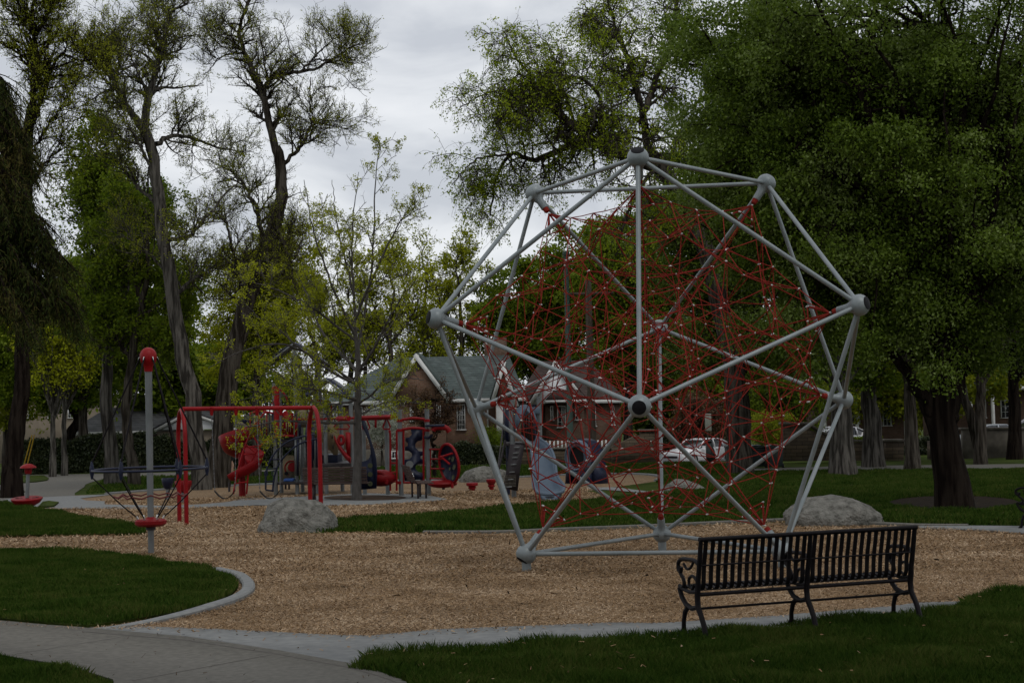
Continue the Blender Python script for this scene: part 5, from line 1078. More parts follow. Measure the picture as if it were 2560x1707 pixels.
def crown_tree(name, px, Y, trunk, blobs, label, bark, leaf, nt=140, nleaf=20000, lsize=.16, group=None, cat='tree', r=.3, ljit=.35, cluster=4, droop=.2, leafup=.4, ntw=2500, twl=1.0, hang=0, foil=.5, cj=None, puff=.55, pr=None):
    """trunk pixels; blobs = ellipsoids (px, py, dY, rx, ry, rz in metres, weight) filled with boughs, twigs and leaves"""
    K = 14; P0 = limb(trunk, Y, K, .02); R0 = np.linspace(r, r*.45, K); R0 = flare(P0, R0, K); g = on(P0[0][0], P0[0][1]); P0[0][2] = g[2]-.15
    T = MB(); tubes_batch(T, P0[None], R0[None], 14)
    w = np.array([float(b[6]*b[3]*b[4]*b[5]) for b in blobs]); w /= w.sum(); bi = rng.choice(len(blobs), nt, p=w); ends = []
    for i in bi:
        b = blobs[i]; u = unit(rng.normal(size=3))*rng.uniform(.35, 1)**.5; c = A(b[0], b[1], Y+b[2]); ends.append(c+u*np.array([b[3], b[4], b[5]]))
    ends = np.array(ends); K1 = 10; s = rng.uniform(.45, 1, nt); f = s*(K-1); i = np.minimum(f.astype(int), K-2); u = (f-i)[:, None]
    st = P0[i]*(1-u)+P0[i+1]*u; d = ends-st; L = np.linalg.norm(d, axis=1); midp = st+d*.5+np.array([0, 0, 1])*L[:, None]*.10+rng.normal(0, .08, (nt, 3))*L[:, None]
    t = np.linspace(0, 1, K1)[None, :, None]; P1 = (1-t)**2*st[:, None]+2*t*(1-t)*midp[:, None]+t**2*ends[:, None]; P1[:, 1:-1] += rng.normal(0, .05, (nt, K1-2, 3))
    r1 = np.minimum(R0[i]*.5, .012*L+.02); R1 = r1[:, None]*(1-.85*np.linspace(0, 1, K1)[None]); tubes_batch(T, P1, R1, 6)
    P2, R2 = spawn(P1, R1, ntw, twl, .25, 1, .75, .15, 6, .22, hang*.5, .5, .006); tubes_batch(T, P2, R2, 4)
    P3, R3 = spawn(P2, R2, ntw, twl*.55, .2, 1, .6, .0, 5, .22, hang, .6, .004); tubes_batch(T, P3, R3, 3)
    Lm = MB(); n1 = int(nleaf*foil); c = along(np.concatenate([P3]), n1//cluster, ljit*.25, .1); c2 = along(P2, (nleaf-n1)//cluster, ljit*.6, .2); leafquads(Lm, clusters(np.vstack([c, c2]), cluster, cj or lsize*.8), lsize, leafup, droop)
    if puff:
        # leaf masses round the bough ends: dense on top, ragged below
        npf = int(nleaf*puff); ce = P1[:, -1]; rr = (pr or (.16+.9*(nleaf/nt)**.5*lsize*.10))*rng.uniform(.6, 1.35, nt); wgt = rr**2; k = rng.choice(nt, npf, p=wgt/wgt.sum())
        u = unit(rng.normal(size=(npf, 3))+np.array([0, 0, .55])); rad = rng.uniform(.25, 1.08, (npf, 1))**.6; lump = 1+.28*np.sin(u[:, :1]*5+k[:, None])*np.sin(u[:, 1:2]*6+k[:, None]*2.3)*1.0
        q = ce[k]+u*rad*lump*rr[k][:, None]*np.array([1.15, 1.15, .72]); q[:, 2] -= (rng.random(npf) < .25)*rng.uniform(0, .5, npf)*rr[k]
        leafquads(Lm, q, lsize, leafup*.5, droop, nrm=u*1.3)
    return build(name, g, label, cat, bark, leaf, T, Lm, group)
# ---- big dark tree on the right
crown_tree('broadleaf_tree', 2386, 31.2, [(2388, 1275), (2372, 1160), (2360, 1080), (2352, 1010), (2362, 900), (2370, 780), (2360, 560), (2350, 300), (2345, 60)],
 [(2300, 480, 0, 3.6, 3.4, 3.2, 1), (1980, 330, .5, 2.3, 2.6, 2.9, 1.1), (1820, 150, 1, 1.3, 2, 1.7, 1.), (2130, 700, -.4, 1.9, 2.2, 1.6, 1.3), (2480, 620, .5, 2.6, 2.6, 2.6, 1), (2230, 90, 0, 4.2, 3.6, 1.9, 1), (1950, 820, .6, 1.1, 1.2, .9, 1.1), (1840, 560, 1.2, 1.3, 1.5, 1.6, 1.1), (2300, 860, -1.3, 2.0, 1.4, .75, 1.1), (2510, 850, .4, 1.6, 1.6, .9, 1), (2070, 930, .8, .8, .9, .45, 1), (1740, 60, 1.4, .8, 1.4, .9, .8)],
 'huge dense dark green tree with a thick dark trunk filling the right side', M['barkdark'], M['leafdark'], nt=420, nleaf=230000, lsize=.072, r=.34, ljit=.3, cluster=12, cj=.085, droop=.6, leafup=.6, ntw=4200, twl=1.1, hang=-.25, foil=.75, puff=1.1, pr=.46)
T1 = C.objects
pxs = lambda *q: W2P(*q)
crown_tree('broadleaf_tree', 0, -3, [(*W2P(3.2, -3, gz(-3)),), (*W2P(3.2, -3, 3),), (*W2P(3, -3, 6),), (*W2P(2.6, -3, 9),)], [(*W2P(1.5, 2.0, 9.2), 5.0, 6.5, 4.5, 2.6, 1), (*W2P(6, 4.5, 9.6), 7.5, 3.5, 3.2, 2.2, 1), (*W2P(-4.5, 1.5, 9.0), 4.5, 3.5, 3.5, 2.2, .8)],
 'unseen broad tree added behind the viewer to shade the front lawn', M['bark'], M['leafdark'], nt=120, nleaf=26000, lsize=.26, r=.35, ljit=.5, ntw=700, twl=1.2, pr=1.0)  # out-of-view tree, added to block sky light over the near lawn
# fork limb of that tree is part of its silhouette: an extra tree limb mesh under the same thing
big = [o for o in C.objects if o.type == 'EMPTY' and str(o.get('label', '')).startswith('huge dense')][0]
mbx = MB(); 
for pts, r0, r1 in (([(2360, 1110, 0), (2330, 1040, 0), (2300, 975, -.2), (2240, 890, -.6), (2170, 800, -1)], .20, .06), ([(2365, 1060, 0), (2395, 960, .2), (2420, 860, .4), (2450, 700, .6)], .2, .08)):
    P = limb(pts, 31.2, 20, .02); tubes_batch(mbx, P[None], np.linspace(r0, r1, 20)[None], 12)
part('limb', mbx, M['barkdark'], big)
# ---- right background trunks with high crowns
bgR = [(2108, 1188, 51.5, .42, [(2108, 1188), (2104, 1060), (2098, 960), (2090, 700), (2085, 300)], [(2080, 520, 0, 4, 3, 4, 1), (2100, 850, 0, 1.8, 2, 1.4, 1)], 'thick pale furrowed trunk tree directly behind the right dome node', 'barkpale', 'leafdark'),
 (2180, 1163, 60, .40, [(2184, 1163), (2180, 1050), (2170, 960), (2165, 700), (2160, 300)], [(2190, 560, 0, 4, 3, 5, 1), (2200, 900, 0, 2.2, 2, 1.4, 1)], 'pale trunk with a dark hollow at its base, second of the row at right', 'barkpale', 'leafgreen'),
 (2280, 1175, 55, .27, [(2280, 1175), (2278, 1080), (2276, 960), (2272, 650), (2270, 300)], [(2300, 500, 0, 4.5, 3, 4, 1), (2300, 900, 0, 1.8, 1.5, 1.0, 1)], 'slimmer straight trunk just left of the big dark trunk', 'bark', 'leafdark'),
 (2452, 1160, 60, .24, [(2452, 1160), (2452, 1020), (2450, 880), (2452, 500)], [(2450, 480, 0, 5, 3, 5, 1), (2480, 880, 1, 2, 2, 1.2, 1)], 'straight trunk right of the big dark trunk in front of the retaining wall', 'bark', 'leafdark'),
 (2440, 1155, 63, .22, [(2452, 1155), (2428, 1050), (2404, 960), (2392, 860), (2380, 600)], [(2380, 640, 0, 2.5, 2, 3, 1)], 'leaning trunk beside the retaining wall curving left as it rises', 'bark', 'leafdark'),
 (2536, 1148, 66, .30, [(2536, 1148), (2536, 1000), (2532, 880), (2530, 400)], [(2540, 500, 0, 4, 3, 6, 1), (2530, 900, 0, 2, 2, 1, 1)], 'dark trunk near the right edge in front of the pale vehicle', 'barkdark', 'leafgreen'),
 (1852, 1190, 55, .40, None, None, '', '', '')]
for px, py, Y, r, tr, bl_, lab, bk, lf in bgR[:-1]:
    crown_tree('broadleaf_tree', px, Y, tr, bl_, lab, M[bk], M[lf], nt=70, nleaf=26000, lsize=.17, r=r, ljit=.6, ntw=1300, twl=1.4, hang=-.1, group='trees along the far right path')
# ---- large leaning tree behind the dome (central crown)
traced('broadleaf_tree', 55, [
 ([(1852, 1190), (1845, 1060), (1830, 900), (1790, 720), (1740, 560), (1660, 430), (1640, 395)], .42, .24),
 ([(1650, 420), (1580, 395), (1500, 360, -.5), (1440, 320, -.8), (1385, 270, -1), (1340, 240, -1), (1290, 255, -1.2), (1240, 310, -1.4)], .24, .05),
 ([(1600, 400), (1480, 350, .5), (1400, 375, .8), (1330, 400, 1), (1280, 385, 1.2), (1240, 450, 1.3), (1225, 540, 1.3)], .15, .03),
 ([(1650, 400), (1620, 370), (1608, 280, .5), (1580, 180, .8), (1555, 110, 1), (1530, 40, 1), (1510, -60, 1)], .17, .04),
 ([(1608, 280), (1640, 200, .6), (1675, 110, 1), (1690, 20, 1.2), (1700, -80, 1.2)], .13, .04),
 ([(1500, 360), (1502, 300, -.6), (1500, 245, -1), (1460, 200, -1.2), (1400, 190, -1.4), (1340, 180, -1.5)], .10, .025),
 ([(1385, 270), (1330, 200, -.6), (1290, 140, -.8), (1260, 80, -1)], .08, .02),
 ([(1440, 320), (1400, 200, .4), (1370, 110, .8)], .07, .02),
 ([(1555, 110), (1500, 60, .5), (1455, 10, .8)], .07, .02),
 ([(1340, 240), (1230, 230, .5), (1150, 270, .8)], .06, .015),
 ([(1280, 385), (1190, 400, .5), (1130, 460, .6)], .05, .015),
 ([(1640, 420), (1600, 470, -.5), (1560, 560, -.8), (1540, 640, -1)], .09, .02)],
 'leaning spreading tree with drooping twigs and fresh green leaves above the climbing dome', M['bark'], M['leafdroop'],
 dict(n=270, length=2.1, t0=.12, spread=.75, up=.22, K=8, noise=.2, grav=-.10, rs=.5, rt=.012), dict(n=2600, length=1.0, t0=.15, spread=.7, up=.1, K=7, noise=.2, grav=-.10, rs=.6, rt=.007),
 dict(n=8500, length=.85, t0=.1, spread=.5, up=0, K=6, noise=.15, grav=-.22, rs=.6, rt=.004), 58000, .088, .05, 4, .5, ns=(14, 6, 4, 3))
# furrowed middle trunk gets its own leafy tree so the dome's upper right is filled
crown_tree('broadleaf_tree', 1760, 62, [(1864, 1168), (1862, 1000), (1840, 800), (1780, 500)], [(1800, 560, 0, 3.5, 2.5, 4.0, 1), (1700, 820, 0, 2.3, 2, 2.0, 1), (1880, 850, 0, 2.5, 2, 1.8, 1), (1930, 200, 0, 2.4, 2.5, 4, 1)], 'dark leafy tree behind the middle of the climbing dome', M['bark'], M['leafdark'], nt=120, nleaf=70000, lsize=.15, r=.25, ljit=.6, ntw=2600, twl=1.3, hang=-.1)
# ---- tall budding trees on the left
bud1 = dict(n=190, length=1.9, t0=.1, spread=.7, up=.35, K=8, noise=.2, grav=.02, rs=.5, rt=.010)
bud2 = dict(n=1700, length=.95, t0=.1, spread=.6, up=.25, K=6, noise=.18, grav=.02, rs=.6, rt=.007)
bud3 = dict(n=8500, length=.5, t0=.1, spread=.5, up=.3, K=5, noise=.15, grav=.03, rs=.55, rt=.0035)
def bl(d, **k): q = dict(d); q.update(k); return q
traced('budding_tree', 53, [
 ([(505, 1200), (492, 1080), (476, 960), (459, 900), (440, 800), (425, 690), (408, 600), (400, 517), (385, 420), (368, 340), (346, 305)], .30, .17),
 ([(346, 305), (320, 270), (290, 215), (275, 172), (240, 150), (215, 150), (180, 165)], .13, .025),
 ([(360, 330), (368, 260), (380, 215), (398, 150), (405, 110), (415, 70), (425, 40), (445, 22), (470, 10)], .15, .03),
 ([(400, 110), (388, 70), (380, 50)], .06, .02),
 ([(390, 360), (430, 340, .5), (480, 345, 1), (540, 368, 1.2), (610, 380, 1.4)], .09, .02),
 ([(425, 600), (470, 590, -.5), (510, 550, -1), (560, 490, -1), (600, 450, -1)], .08, .02),
 ([(290, 215), (300, 130, .3), (290, 60, .4)], .05, .015),
 ([(400, 517), (350, 470, .5), (310, 420, .6), (280, 330, .7)], .08, .02),
 ([(440, 740), (480, 700, .5), (500, 690, .8), (540, 660, 1)], .08, .02),
 ([(380, 420), (330, 330, -.5), (290, 270, -.8)], .06, .02),
 ([(430, 700), (380, 640, .4), (330, 600, .8), (290, 590, 1)], .06, .015)],
 'tall bare budding tree with a pale trunk left of the red spiral slide', M['barkpale'], M['leafolive'], bud1, bud2, bud3, 52000, .055, .04, 3, group='tall budding trees behind the playground')
traced('budding_tree', 55, [
 ([(541, 1205), (556, 1080), (570, 960), (585, 880), (601, 818), (622, 740), (650, 667), (675, 600), (692, 527), (705, 470), (700, 400), (690, 370)], .40, .17),
 ([(700, 400), (680, 340), (668, 290), (656, 230), (640, 190), (614, 133), (600, 95), (605, 50), (626, 0), (640, -50)], .15, .03),
 ([(656, 230), (672, 205), (692, 190), (720, 183), (753, 179), (790, 172), (826, 152), (860, 130), (900, 110)], .10, .02),
 ([(700, 420), (735, 385), (759, 358), (775, 320), (780, 303), (775, 250), (777, 194)], .08, .02),
 ([(614, 133), (580, 135), (550, 145), (520, 180)], .05, .012), ([(753, 179), (780, 150), (810, 120), (850, 85)], .05, .012),
 ([(780, 303), (830, 315), (880, 325)], .04, .01), ([(604, 60), (560, 60), (520, 70)], .04, .01), ([(660, 640), (640, 520, .5), (590, 440, .8), (540, 410, 1)], .10, .02),
 ([(610, 790), (600, 700, -.6), (575, 600, -1), (560, 520, -1)], .10, .02), ([(640, 700), (700, 640, .5), (730, 560, .8)], .09, .02), ([(780, 150), (830, 150), (890, 160), (925, 150)], .03, .01),
 ([(540, 145), (505, 110)], .03, .01), ([(690, 560), (720, 640, -.4), (735, 720, -.6)], .08, .02)],
 'tall budding tree leaning right with twisted bare top limbs behind the swings', M['bark'], M['leafolive'], bl(bud1, n=230), bl(bud2, n=2000), bl(bud3, n=9500), 46000, .052, .035, 3, group='tall budding trees behind the playground')
traced('budding_tree', 60, [
 ([(283, 1204), (276, 1120), (268, 1030), (270, 900), (300, 760), (330, 620), (340, 500), (330, 420)], .30, .10),
 ([(300, 760), (250, 640), (210, 540), (200, 440)], .12, .03), ([(330, 620), (380, 560), (420, 500)], .10, .02), ([(270, 900), (210, 800), (160, 720)], .1, .02), ([(320, 680), (280, 560), (250, 450), (240, 330)], .1, .02)],
 'split brown trunk tree with a torn bark streak behind the navy ring', M['barkpale'], M['leafgreen'], bl(bud1, n=130), bl(bud2, n=1300), bl(bud3, n=3500), 42000, .13, .08, 3, group='tall budding trees behind the playground')
traced('budding_tree', 58, [
 ([(336, 1196), (320, 1100), (318, 1000), (335, 860), (355, 760), (370, 660), (360, 520)], .22, .08),
 ([(345, 800), (420, 740), (480, 700)], .08, .02), ([(330, 900), (270, 820), (230, 700)], .08, .02), ([(355, 760), (310, 620), (300, 500)], .08, .02), ([(330, 900), (400, 850), (470, 820)], .06, .02)],
 'dark leaning trunk tree just left of the grey spinner pole', M['bark'], M['leafgreen'], bl(bud1, n=110), bl(bud2, n=1000), bl(bud3, n=3000), 36000, .13, .08, 3, group='tall budding trees behind the playground')
traced('budding_tree', 50, [
 ([(30, 1215), (38, 1120), (46, 1040), (60, 900), (62, 700), (66, 480), (72, 330), (82, 260)], .32, .15),
 ([(82, 260), (92, 180), (88, 120), (80, 60), (85, -30)], .12, .04), ([(88, 120), (60, 60), (20, 20)], .06, .02), ([(72, 330), (110, 220), (150, 140), (190, 150), (230, 150)], .08, .02), ([(90, 90), (120, 30), (150, -20)], .06, .02),
 ([(66, 480), (120, 400), (160, 370)], .06, .02), ([(66, 560), (20, 470), (-10, 380)], .07, .02), ([(70, 400), (130, 300), (170, 260)], .05, .02)],
 'tall budding tree at the far left edge above the dark conifer', M['barkdark'], M['leafolive'], bl(bud1, n=130), bl(bud2, n=1200), bl(bud3, n=7000), 32000, .06, .04, 3, group='tall budding trees behind the playground')
for px, yb, Y, r, pts, lab in ((131, 1174, 76, .16, [(131, 1174), (132, 1090), (133, 1010), (128, 850)], 'slim pale bare trunk in front of the ivy hedge'), (160, 1165, 78, .15, [(160, 1165), (161, 1080), (160, 980), (165, 840)], 'second slim pale trunk right of the first')):
    crown_tree('young_pale_tree', px, Y, pts, [(px+10, 800, 0, 2.2, 2, 1.8, 1)], lab, M['barkpale'], M['leafspring'], nt=40, nleaf=9000, lsize=.17, r=r, ntw=600, twl=1, group='slim pale trunks by the hedge')
crown_tree('leaning_tree', 195, 86, [(182, 1165), (172, 1100), (190, 1060), (203, 1040), (188, 1000), (150, 940)], [(120, 850, 0, 3, 2, 2.2, 1)], 'dark leaning trunk rising over the low grey roof at left', M['barkdark'], M['leafgreen'], nt=50, nleaf=18000, lsize=.2, r=.33, ntw=900, twl=1.3)
# ---- weeping conifer, upper left
def conifer():
    Y = 30.0; pt = [(-70, 1290), (-72, 900), (-68, 500), (-60, 150)]; P = limb(pt, Y, 16, .02); g = on(P[0][0], Y); P[0][2] = g[2]-.1
    T = MB(); tubes_batch(T, P[None], np.linspace(.3, .10, 16)[None], 12); n = 130
    # boughs reach further low down, sweep up then droop
    s = rng.uniform(.47, .98, n); st = np.stack([np.interp(s, np.linspace(0, 1, 16), P[:, k]) for k in range(3)], 1)
    az_ = rng.uniform(-1.9, 1.5, n); reach = np.interp(s, [0, .25, .45, .6, .8, 1], [1.0, 2.2, 2.35, 2.0, 1.3, .6])*rng.uniform(.75, 1.08, n); K = 10; t = np.linspace(0, 1, K)
    B = st[:, None]+np.stack([np.cos(az_)[:, None]*reach[:, None]*t, np.sin(az_)[:, None]*reach[:, None]*t, reach[:, None]*(.32*t-.75*t**2.2)], 2); Rb_ = np.linspace(.05, .008, K)[None]*np.ones((n, 1)); tubes_batch(T, B, Rb_, 5)
    P2, R2 = spawn(B, Rb_, 2600, .75, .15, 1, .5, -.25, 6, .12, -.30, .5, .005, taper=.2); tubes_batch(T, P2, R2, 3)
    Lm = MB(); c = along(P2, 70000, .035, .0); nn = len(c); a = unit(rng.normal(size=(nn, 3))*.55+np.array([0, 0, -1.])); b = unit(np.cross(a, rng.normal(size=(nn, 3)))); L = rng.uniform(.05, .13, nn)[:, None]
    v = np.stack([c-b*.008, c+b*.008, c+a*L+b*.005, c+a*L-b*.005], 1).reshape(-1, 3); i = np.arange(nn)[:, None]*4; Lm.add(v, i+np.array([[0, 1, 2, 3]]))
    return build('conifer_tree', g, 'dark drooping conifer hanging in from the left edge', 'tree', M['barkdark'], M['conifer'], T, Lm)
conifer()
# ---- young tree in the mulch ring
def yt_leafy(): pass
tw = dict(n=700, length=.75, t0=.15, spread=.6, up=.15, K=6, noise=.16, grav=.0, rs=.6, rt=.005)
traced('young_tree', 41.8, [
 ([(892, 1252), (893, 1150), (894, 1040), (895, 960), (894, 900), (889, 820), (886, 760)], .125, .04), ([(886, 770), (882, 680), (880, 600), (886, 520), (897, 430)], .038, .006),
 ([(890, 1056), (820, 1056, -.6), (750, 1054, -1.2), (690, 1052, -1.6), (640, 1064, -2), (615, 1066, -2.1)], .045, .012),
 ([(893, 1000), (860, 990, -.5), (800, 975, -1.2), (740, 965, -1.6), (690, 930, -2), (640, 900, -2.3)], .05, .01),
 ([(894, 1010), (930, 985, -.6), (960, 960, -1), (1010, 945, -1.4), (1060, 950, -1.7)], .035, .008), ([(894, 1040), (930, 1020, .4), (990, 1000, .8), (1050, 1010, 1.1)], .03, .008),
 ([(894, 930), (850, 880, .5), (800, 820, 1), (770, 740, 1.3), (740, 680, 1.5)], .05, .008), ([(894, 930), (930, 880, -.4), (960, 820, -.7), (1000, 750, -1), (1030, 690, -1.1)], .045, .008),
 ([(890, 900), (905, 820, .3), (925, 700, .5), (935, 560, .7), (940, 440, .8), (950, 350, .8)], .045, .007), ([(888, 840), (850, 760, -.5), (810, 660, -.9), (780, 560, -1.1), (760, 450, -1.2)], .045, .008),
 ([(886, 800), (930, 700, -.5), (975, 600, -.8), (1010, 540, -.9), (1040, 500, -1)], .04, .007), ([(884, 740), (860, 640, .5), (840, 540, .7), (830, 450, .8)], .035, .007), ([(892, 960), (830, 930, -.8), (760, 880, -1.5), (690, 820, -2), (620, 780, -2.4)], .045, .008),
 ([(893, 1000), (830, 1010, .5), (760, 1000, 1), (690, 985, 1.3), (600, 1000, 1.6)], .035, .008), ([(892, 960), (800, 900, -1.0), (700, 860, -1.8), (600, 880, -2.4), (520, 920, -2.7)], .04, .008), ([(886, 850), (780, 770, -.6), (680, 720, -1), (600, 700, -1.3)], .035, .008)],
 'young tree with a grey trunk and yellow green leaf tufts growing in the mulch ring', M['barkyoung'], M['leafspring'],
 dict(n=170, length=1.15, t0=.15, spread=.6, up=.25, K=7, noise=.14, grav=.0, rs=.5, rt=.008), dict(n=1100, length=.55, t0=.15, spread=.6, up=.12, K=5, noise=.14, grav=.0, rs=.6, rt=.005), dict(n=2600, length=.28, t0=.2, spread=.6, up=.1, K=4, noise=.12, grav=-.02, rs=.6, rt=.004), 32000, .056, .03, 8, .1, ns=(14, 6, 4, 3), leafup=.8, skip_trunk=True, wob=.012)
# ---- spring green trees between
def fill(px, Y, trunk, blobs, lab, leaf, nleaf, lsize, nt=80, r=.2, name='leafy_tree', bark='bark', ntw=1200, twl=1.2, hang=-.05, foil=.5, group='leafy trees in the background'):
    crown_tree(name, px, Y, trunk, blobs, lab, M[bark], M[leaf], nt=nt, nleaf=nleaf, lsize=lsize, r=r, ntw=ntw, twl=twl, hang=hang, foil=foil, group=group, ljit=.6)
fill(660, 66, [(640, 1180), (640, 1000), (650, 800), (660, 600)], [(640, 760, 0, 2.6, 2, 3, 1), (720, 640, 0, 1.8, 1.8, 2.6, 1), (560, 880, 0, 2.3, 2, 1.6, 1), (760, 780, 0, 2, 2, 2, .7)], 'yellow green tree behind the swings', 'leafspring', 30000, .12, 100)
fill(470, 95, [(450, 1140), (450, 1000), (455, 900)], [(460, 960, 0, 5, 3, 3.0, 1), (620, 960, 0, 4, 3, 2.5, 1), (330, 920, 0, 4, 3, 3.5, 1)], 'dark green tree mass behind the low grey roof', 'leafgreen', 45000, .3, 120, .3)
fill(200, 84, [(210, 1150), (205, 1000), (200, 850)], [(180, 850, 0, 4.5, 3, 4.0, 1), (330, 760, 0, 3.8, 3, 3.5, 1), (60, 880, 0, 3.5, 3, 3, 1), (250, 620, 0, 3, 2, 3, .6)], 'broad green tree behind the conifer at left', 'leafgreen', 60000, .22, 130, .3)
fill(40, 88, [(20, 1150), (22, 1000), (25, 850)], [(30, 960, 0, 4, 3, 3.0, 1), (-60, 800, 0, 4, 3, 5, 1)], 'olive tree at the left edge behind the conifer', 'leafolive', 25000, .22, 80, .3)
for i, (px, top, Y, lab, leaf, nl) in enumerate(((985, 640, 98, 'budding tree behind the left end of the house roof', 'leafspring', 9000), (1065, 600, 104, 'twisted budding tree behind the front gable', 'leafolive', 8000), (1150, 620, 100, 'budding tree behind the house chimney', 'leafspring', 12000), (880, 700, 102, 'thin budding tree behind the young tree', 'leafolive', 8000), (780, 740, 98, 'olive budding tree behind the navy roofs', 'leafolive', 12000))):
    H = gz(Y); tp = [(px+8*math.sin(i), 1140), (px+14*math.sin(i*2), 960), (px-10*math.cos(i), 860), (px+12*math.sin(i*3), top+90)]
    traced('budding_tree', Y, [(tp, .24, .08), ([tp[2], (px-50, top+130, .5), (px-75, top+40, .8)], .10, .02), ([tp[2], (px+45, top+150, -.5), (px+80, top+60, -.8)], .10, .02), ([tp[3], (px-10, top+40), (px+5, top)], .07, .02), ([tp[1], (px+60, 880, .5), (px+95, 820, .8)], .08, .02), ([tp[1], (px-55, 890, .5), (px-85, 810, .8)], .08, .02)],
     lab, M['bark'], M[leaf], bl(bud1, n=70, length=2.2, rt=.02), bl(bud2, n=420, length=1.3, rt=.014), bl(bud3, n=1000, length=.8, rt=.01), nl, .17, .08, 3, group='far budding trees behind the brick house')
fill(1330, 100, [(1330, 1120), (1330, 950), (1330, 800)], [(1330, 790, 0, 4.2, 3, 4.2, 1), (1430, 700, 0, 4, 3, 4, 1), (1240, 830, 0, 2.6, 2.5, 3, 1)], 'bright green tree behind the two brick houses', 'leafgreen', 45000, .24, 120, .3)
fill(1560, 96, [(1570, 1120), (1570, 950), (1560, 800)], [(1540, 760, 0, 4, 3, 5, 1), (1680, 850, 0, 4, 3, 4, 1), (1640, 650, 0, 3.4, 3, 4, 1)], 'green tree behind the centre of the climbing dome', 'leafgreen', 50000, .24, 130, .3)
fill(1960, 78, [(1985, 1150), (1985, 1040), (1985, 960)], [(1960, 1000, 0, 2.8, 2, 1.8, 1), (1880, 960, 0, 2.6, 2, 1.8, .8)], 'light green sapling beside the stepped stone wall', 'leafgreen', 9000, .16, 60, .08)
fill(2340, 90, [(2330, 1140), (2335, 1000), (2330, 850)], [(2340, 940, 0, 5, 3, 2.6, 1), (2520, 960, 0, 3.5, 3, 2.4, .6), (2150, 920, 0, 4, 3, 2.6, 1)], 'olive tree beyond the row of trunks at right', 'leafolive', 30000, .24, 90, .25)
for i, (px, Y, w_) in enumerate(((1500, 118, 1), (1640, 112, 1), (1800, 108, 1), (1930, 116, 1), (2080, 118, 1), (2260, 122, 1), (2430, 118, 1), (2570, 120, 1))):
    fill(px, Y, [(px, 1130), (px+5, 1060), (px-6, 980)], [(px, 1010+12*math.sin(i*2), 0, 3.6, 2.5, 3.0, 1), (px+40, 900+20*math.cos(i), 0, 3.4, 2.5, 3.4, 1)], 'green tree %s closing the view behind the houses and trunks' % ['left of the utility pole', 'just left of the sign', 'over the white car', 'over the dark bins', 'over the stepped wall', 'over the red brick porch', 'right of the big dark trunk', 'at the far right edge'][i], ['leafgreen', 'leafdark', 'leafolive'][i % 3], 11000, .34, 45, .2, ntw=500, twl=1.6, group='far green trees closing the view')
fill(2350, 100, [(2400, 1120), (2400, 900), (2400, 700)], [(2350, 500, 0, 8, 4, 9, 1), (2000, 400, 0, 7, 4, 9, 1), (2600, 500, 0, 6, 4, 9, 1)], 'tall dark tree far behind the big tree at right', 'leafdark', 60000, .42, 160, .4)
# ---- shrubs, small trees, hedges
fill(952, 78, [(955, 1150), (955, 1100), (953, 1060)], [(952, 1060, 0, .75, .8, .95, 1)], 'white flowering shrub against the brick house', 'blossom', 16000, .06, 60, .06, 'flowering_shrub', ntw=800, twl=.4, group='garden shrubs')
traced('small_tree', 60, [([(1087, 1168), (1084, 1130), (1080, 1105)], .07, .05), ([(1080, 1105), (1050, 1060), (1025, 1010)], .035, .01), ([(1080, 1105), (1085, 1050), (1090, 1000), (1104, 960)], .035, .01), ([(1080, 1105), (1110, 1060), (1125, 1010)], .035, .01), ([(1080, 1105), (1060, 1050), (1055, 985)], .03, .01), ([(1082, 1100), (1100, 1050), (1118, 975)], .03, .01)],
 'small maroon leaved tree in front of the brick house', M['barkdark'], M['maroon'], dict(n=50, length=.8, t0=.2, spread=.6, up=.3, K=6, rs=.5, rt=.008), dict(n=300, length=.45, t0=.1, spread=.6, up=.2, K=5, rs=.6, rt=.006), dict(n=700, length=.25, t0=.1, spread=.6, up=.1, K=4, rs=.6, rt=.005), 5200, .07, .05, 3)
fill(1228, 82, [(1228, 1150), (1228, 1130), (1228, 1110)], [(1228, 1095, 0, .6, .5, .6, 1)], 'round green shrub by the house door behind the black ladder', 'leafgreen', 4500, .07, 30, .04, 'shrub', ntw=300, twl=.3, group='garden shrubs')
fill(1745, 84, [(1745, 1150), (1745, 1100), (1740, 1050)], [(1745, 1040, 0, 1.5, 1.2, 1.5, 1), (1700, 1080, 0, 1, 1, .9, 1)], 'dark red leaved tree behind the white car', 'maroon', 12000, .11, 50, .08, 'small_tree', ntw=600, twl=.7, group='garden shrubs')
fill(1935, 74, [(1930, 1160), (1930, 1120), (1930, 1080)], [(1930, 1070, 0, 1.2, 1, 1.0, 1)], 'olive bush beside the bins', 'leafolive', 7000, .09, 40, .06, 'shrub', ntw=400, twl=.6, group='garden shrubs')
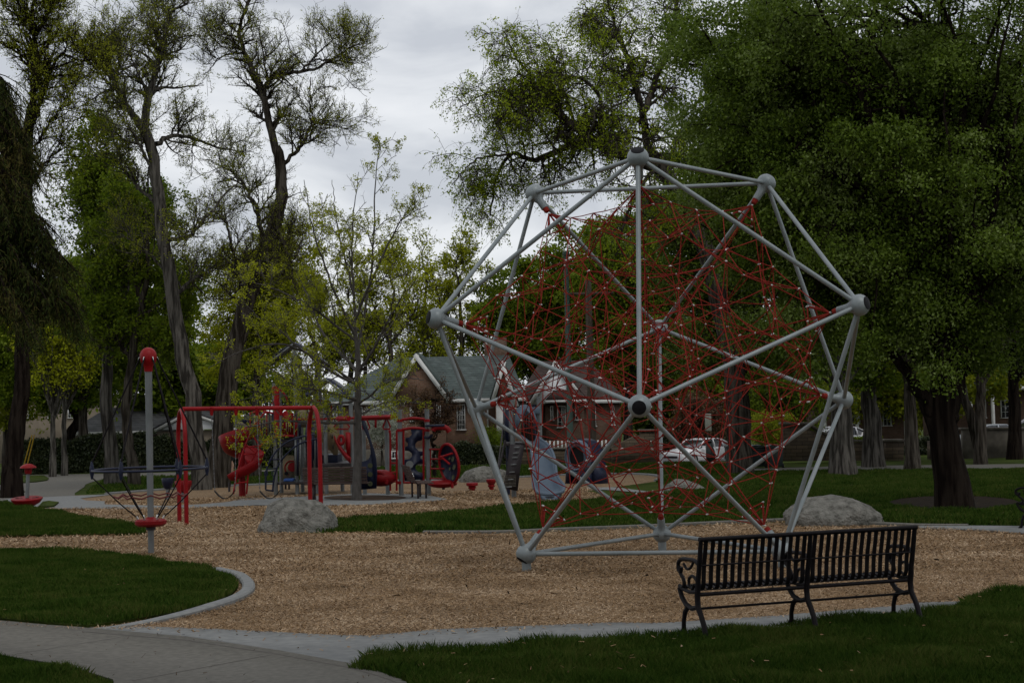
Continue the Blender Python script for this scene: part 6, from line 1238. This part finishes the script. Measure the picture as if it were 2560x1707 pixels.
def hedge(px0, px1, pyt0, pyt1, Y, depth, n, size, leaf, label, lumps=.25):
    x0, x1 = A(px0, 1100, Y)[0], A(px1, 1100, Y)[0]; zt0, zt1 = A(px0, pyt0, Y)[2], A(px1, pyt1, Y)[2]; zg_ = gz(Y); t = thing('hedge', on((x0+x1)/2, Y), label, 'hedge')
    core = MB(); K = 30; xs_ = np.linspace(x0, x1, K); top = np.interp(xs_, [x0, x1], [zt0, zt1])+lumps*np.array([math.sin(q*1.9)+.6*math.sin(q*4.3+1) for q in xs_])*.5
    poly = [(x0, zg_-.05)]+[(a, b-.22) for a, b in zip(xs_, top)]+[(x1, zg_-.05)]; core.prism(poly[::-1], depth*.7, c=(0, Y+depth*.1, 0)); part('stems', core, M['barkdark'], t, sm=False)
    x = rng.uniform(x0, x1, n); tz = np.interp(x, xs_, top); z = zg_+(tz-zg_)*rng.uniform(0, 1, n)**.75; y = Y-depth*.35-np.abs(rng.normal(0, .10, n)); k = rng.random(n) < .2; y[k] = rng.uniform(Y-depth*.4, Y+depth*.5, k.sum()); z[k] = tz[k]-.15+rng.normal(0, .09, k.sum())
    Lm = MB(); leafquads(Lm, np.stack([x, y, z], 1), size, .2, .3); part('foliage', Lm, leaf, t, sm=False); return t
hedge(62, 385, 1105, 1075, 84, 1.6, 26000, .13, M['ivy'], 'tall dark ivy covered hedge behind the left trunks')
hedge(385, 545, 1095, 1100, 84, 1.2, 12000, .12, M['ivy'], 'clipped twiggy hedge in front of the white garage gable')
hedge(560, 900, 1098, 1106, 86, 1.2, 15000, .12, M['ivy'], 'dark hedge behind the red spiral slide and decks')
hedge(1090, 1312, 1112, 1108, 80.5, .8, 12000, .10, M['ivy'], 'low scrambling hedge below the brick house windows')
hedge(1640, 1830, 1078, 1072, 92, 1.5, 9000, .14, M['ivy'], 'dark hedge behind the white car')
hedge(2040, 2200, 1085, 1096, 76, 1.0, 9000, .10, M['leafgreen'], 'bright green clipped hedge above the stone wall at right')
hedge(2250, 2410, 1110, 1100, 78, 1.0, 9000, .12, M['ivy'], 'dark shrubbery behind the big trunk', .4)
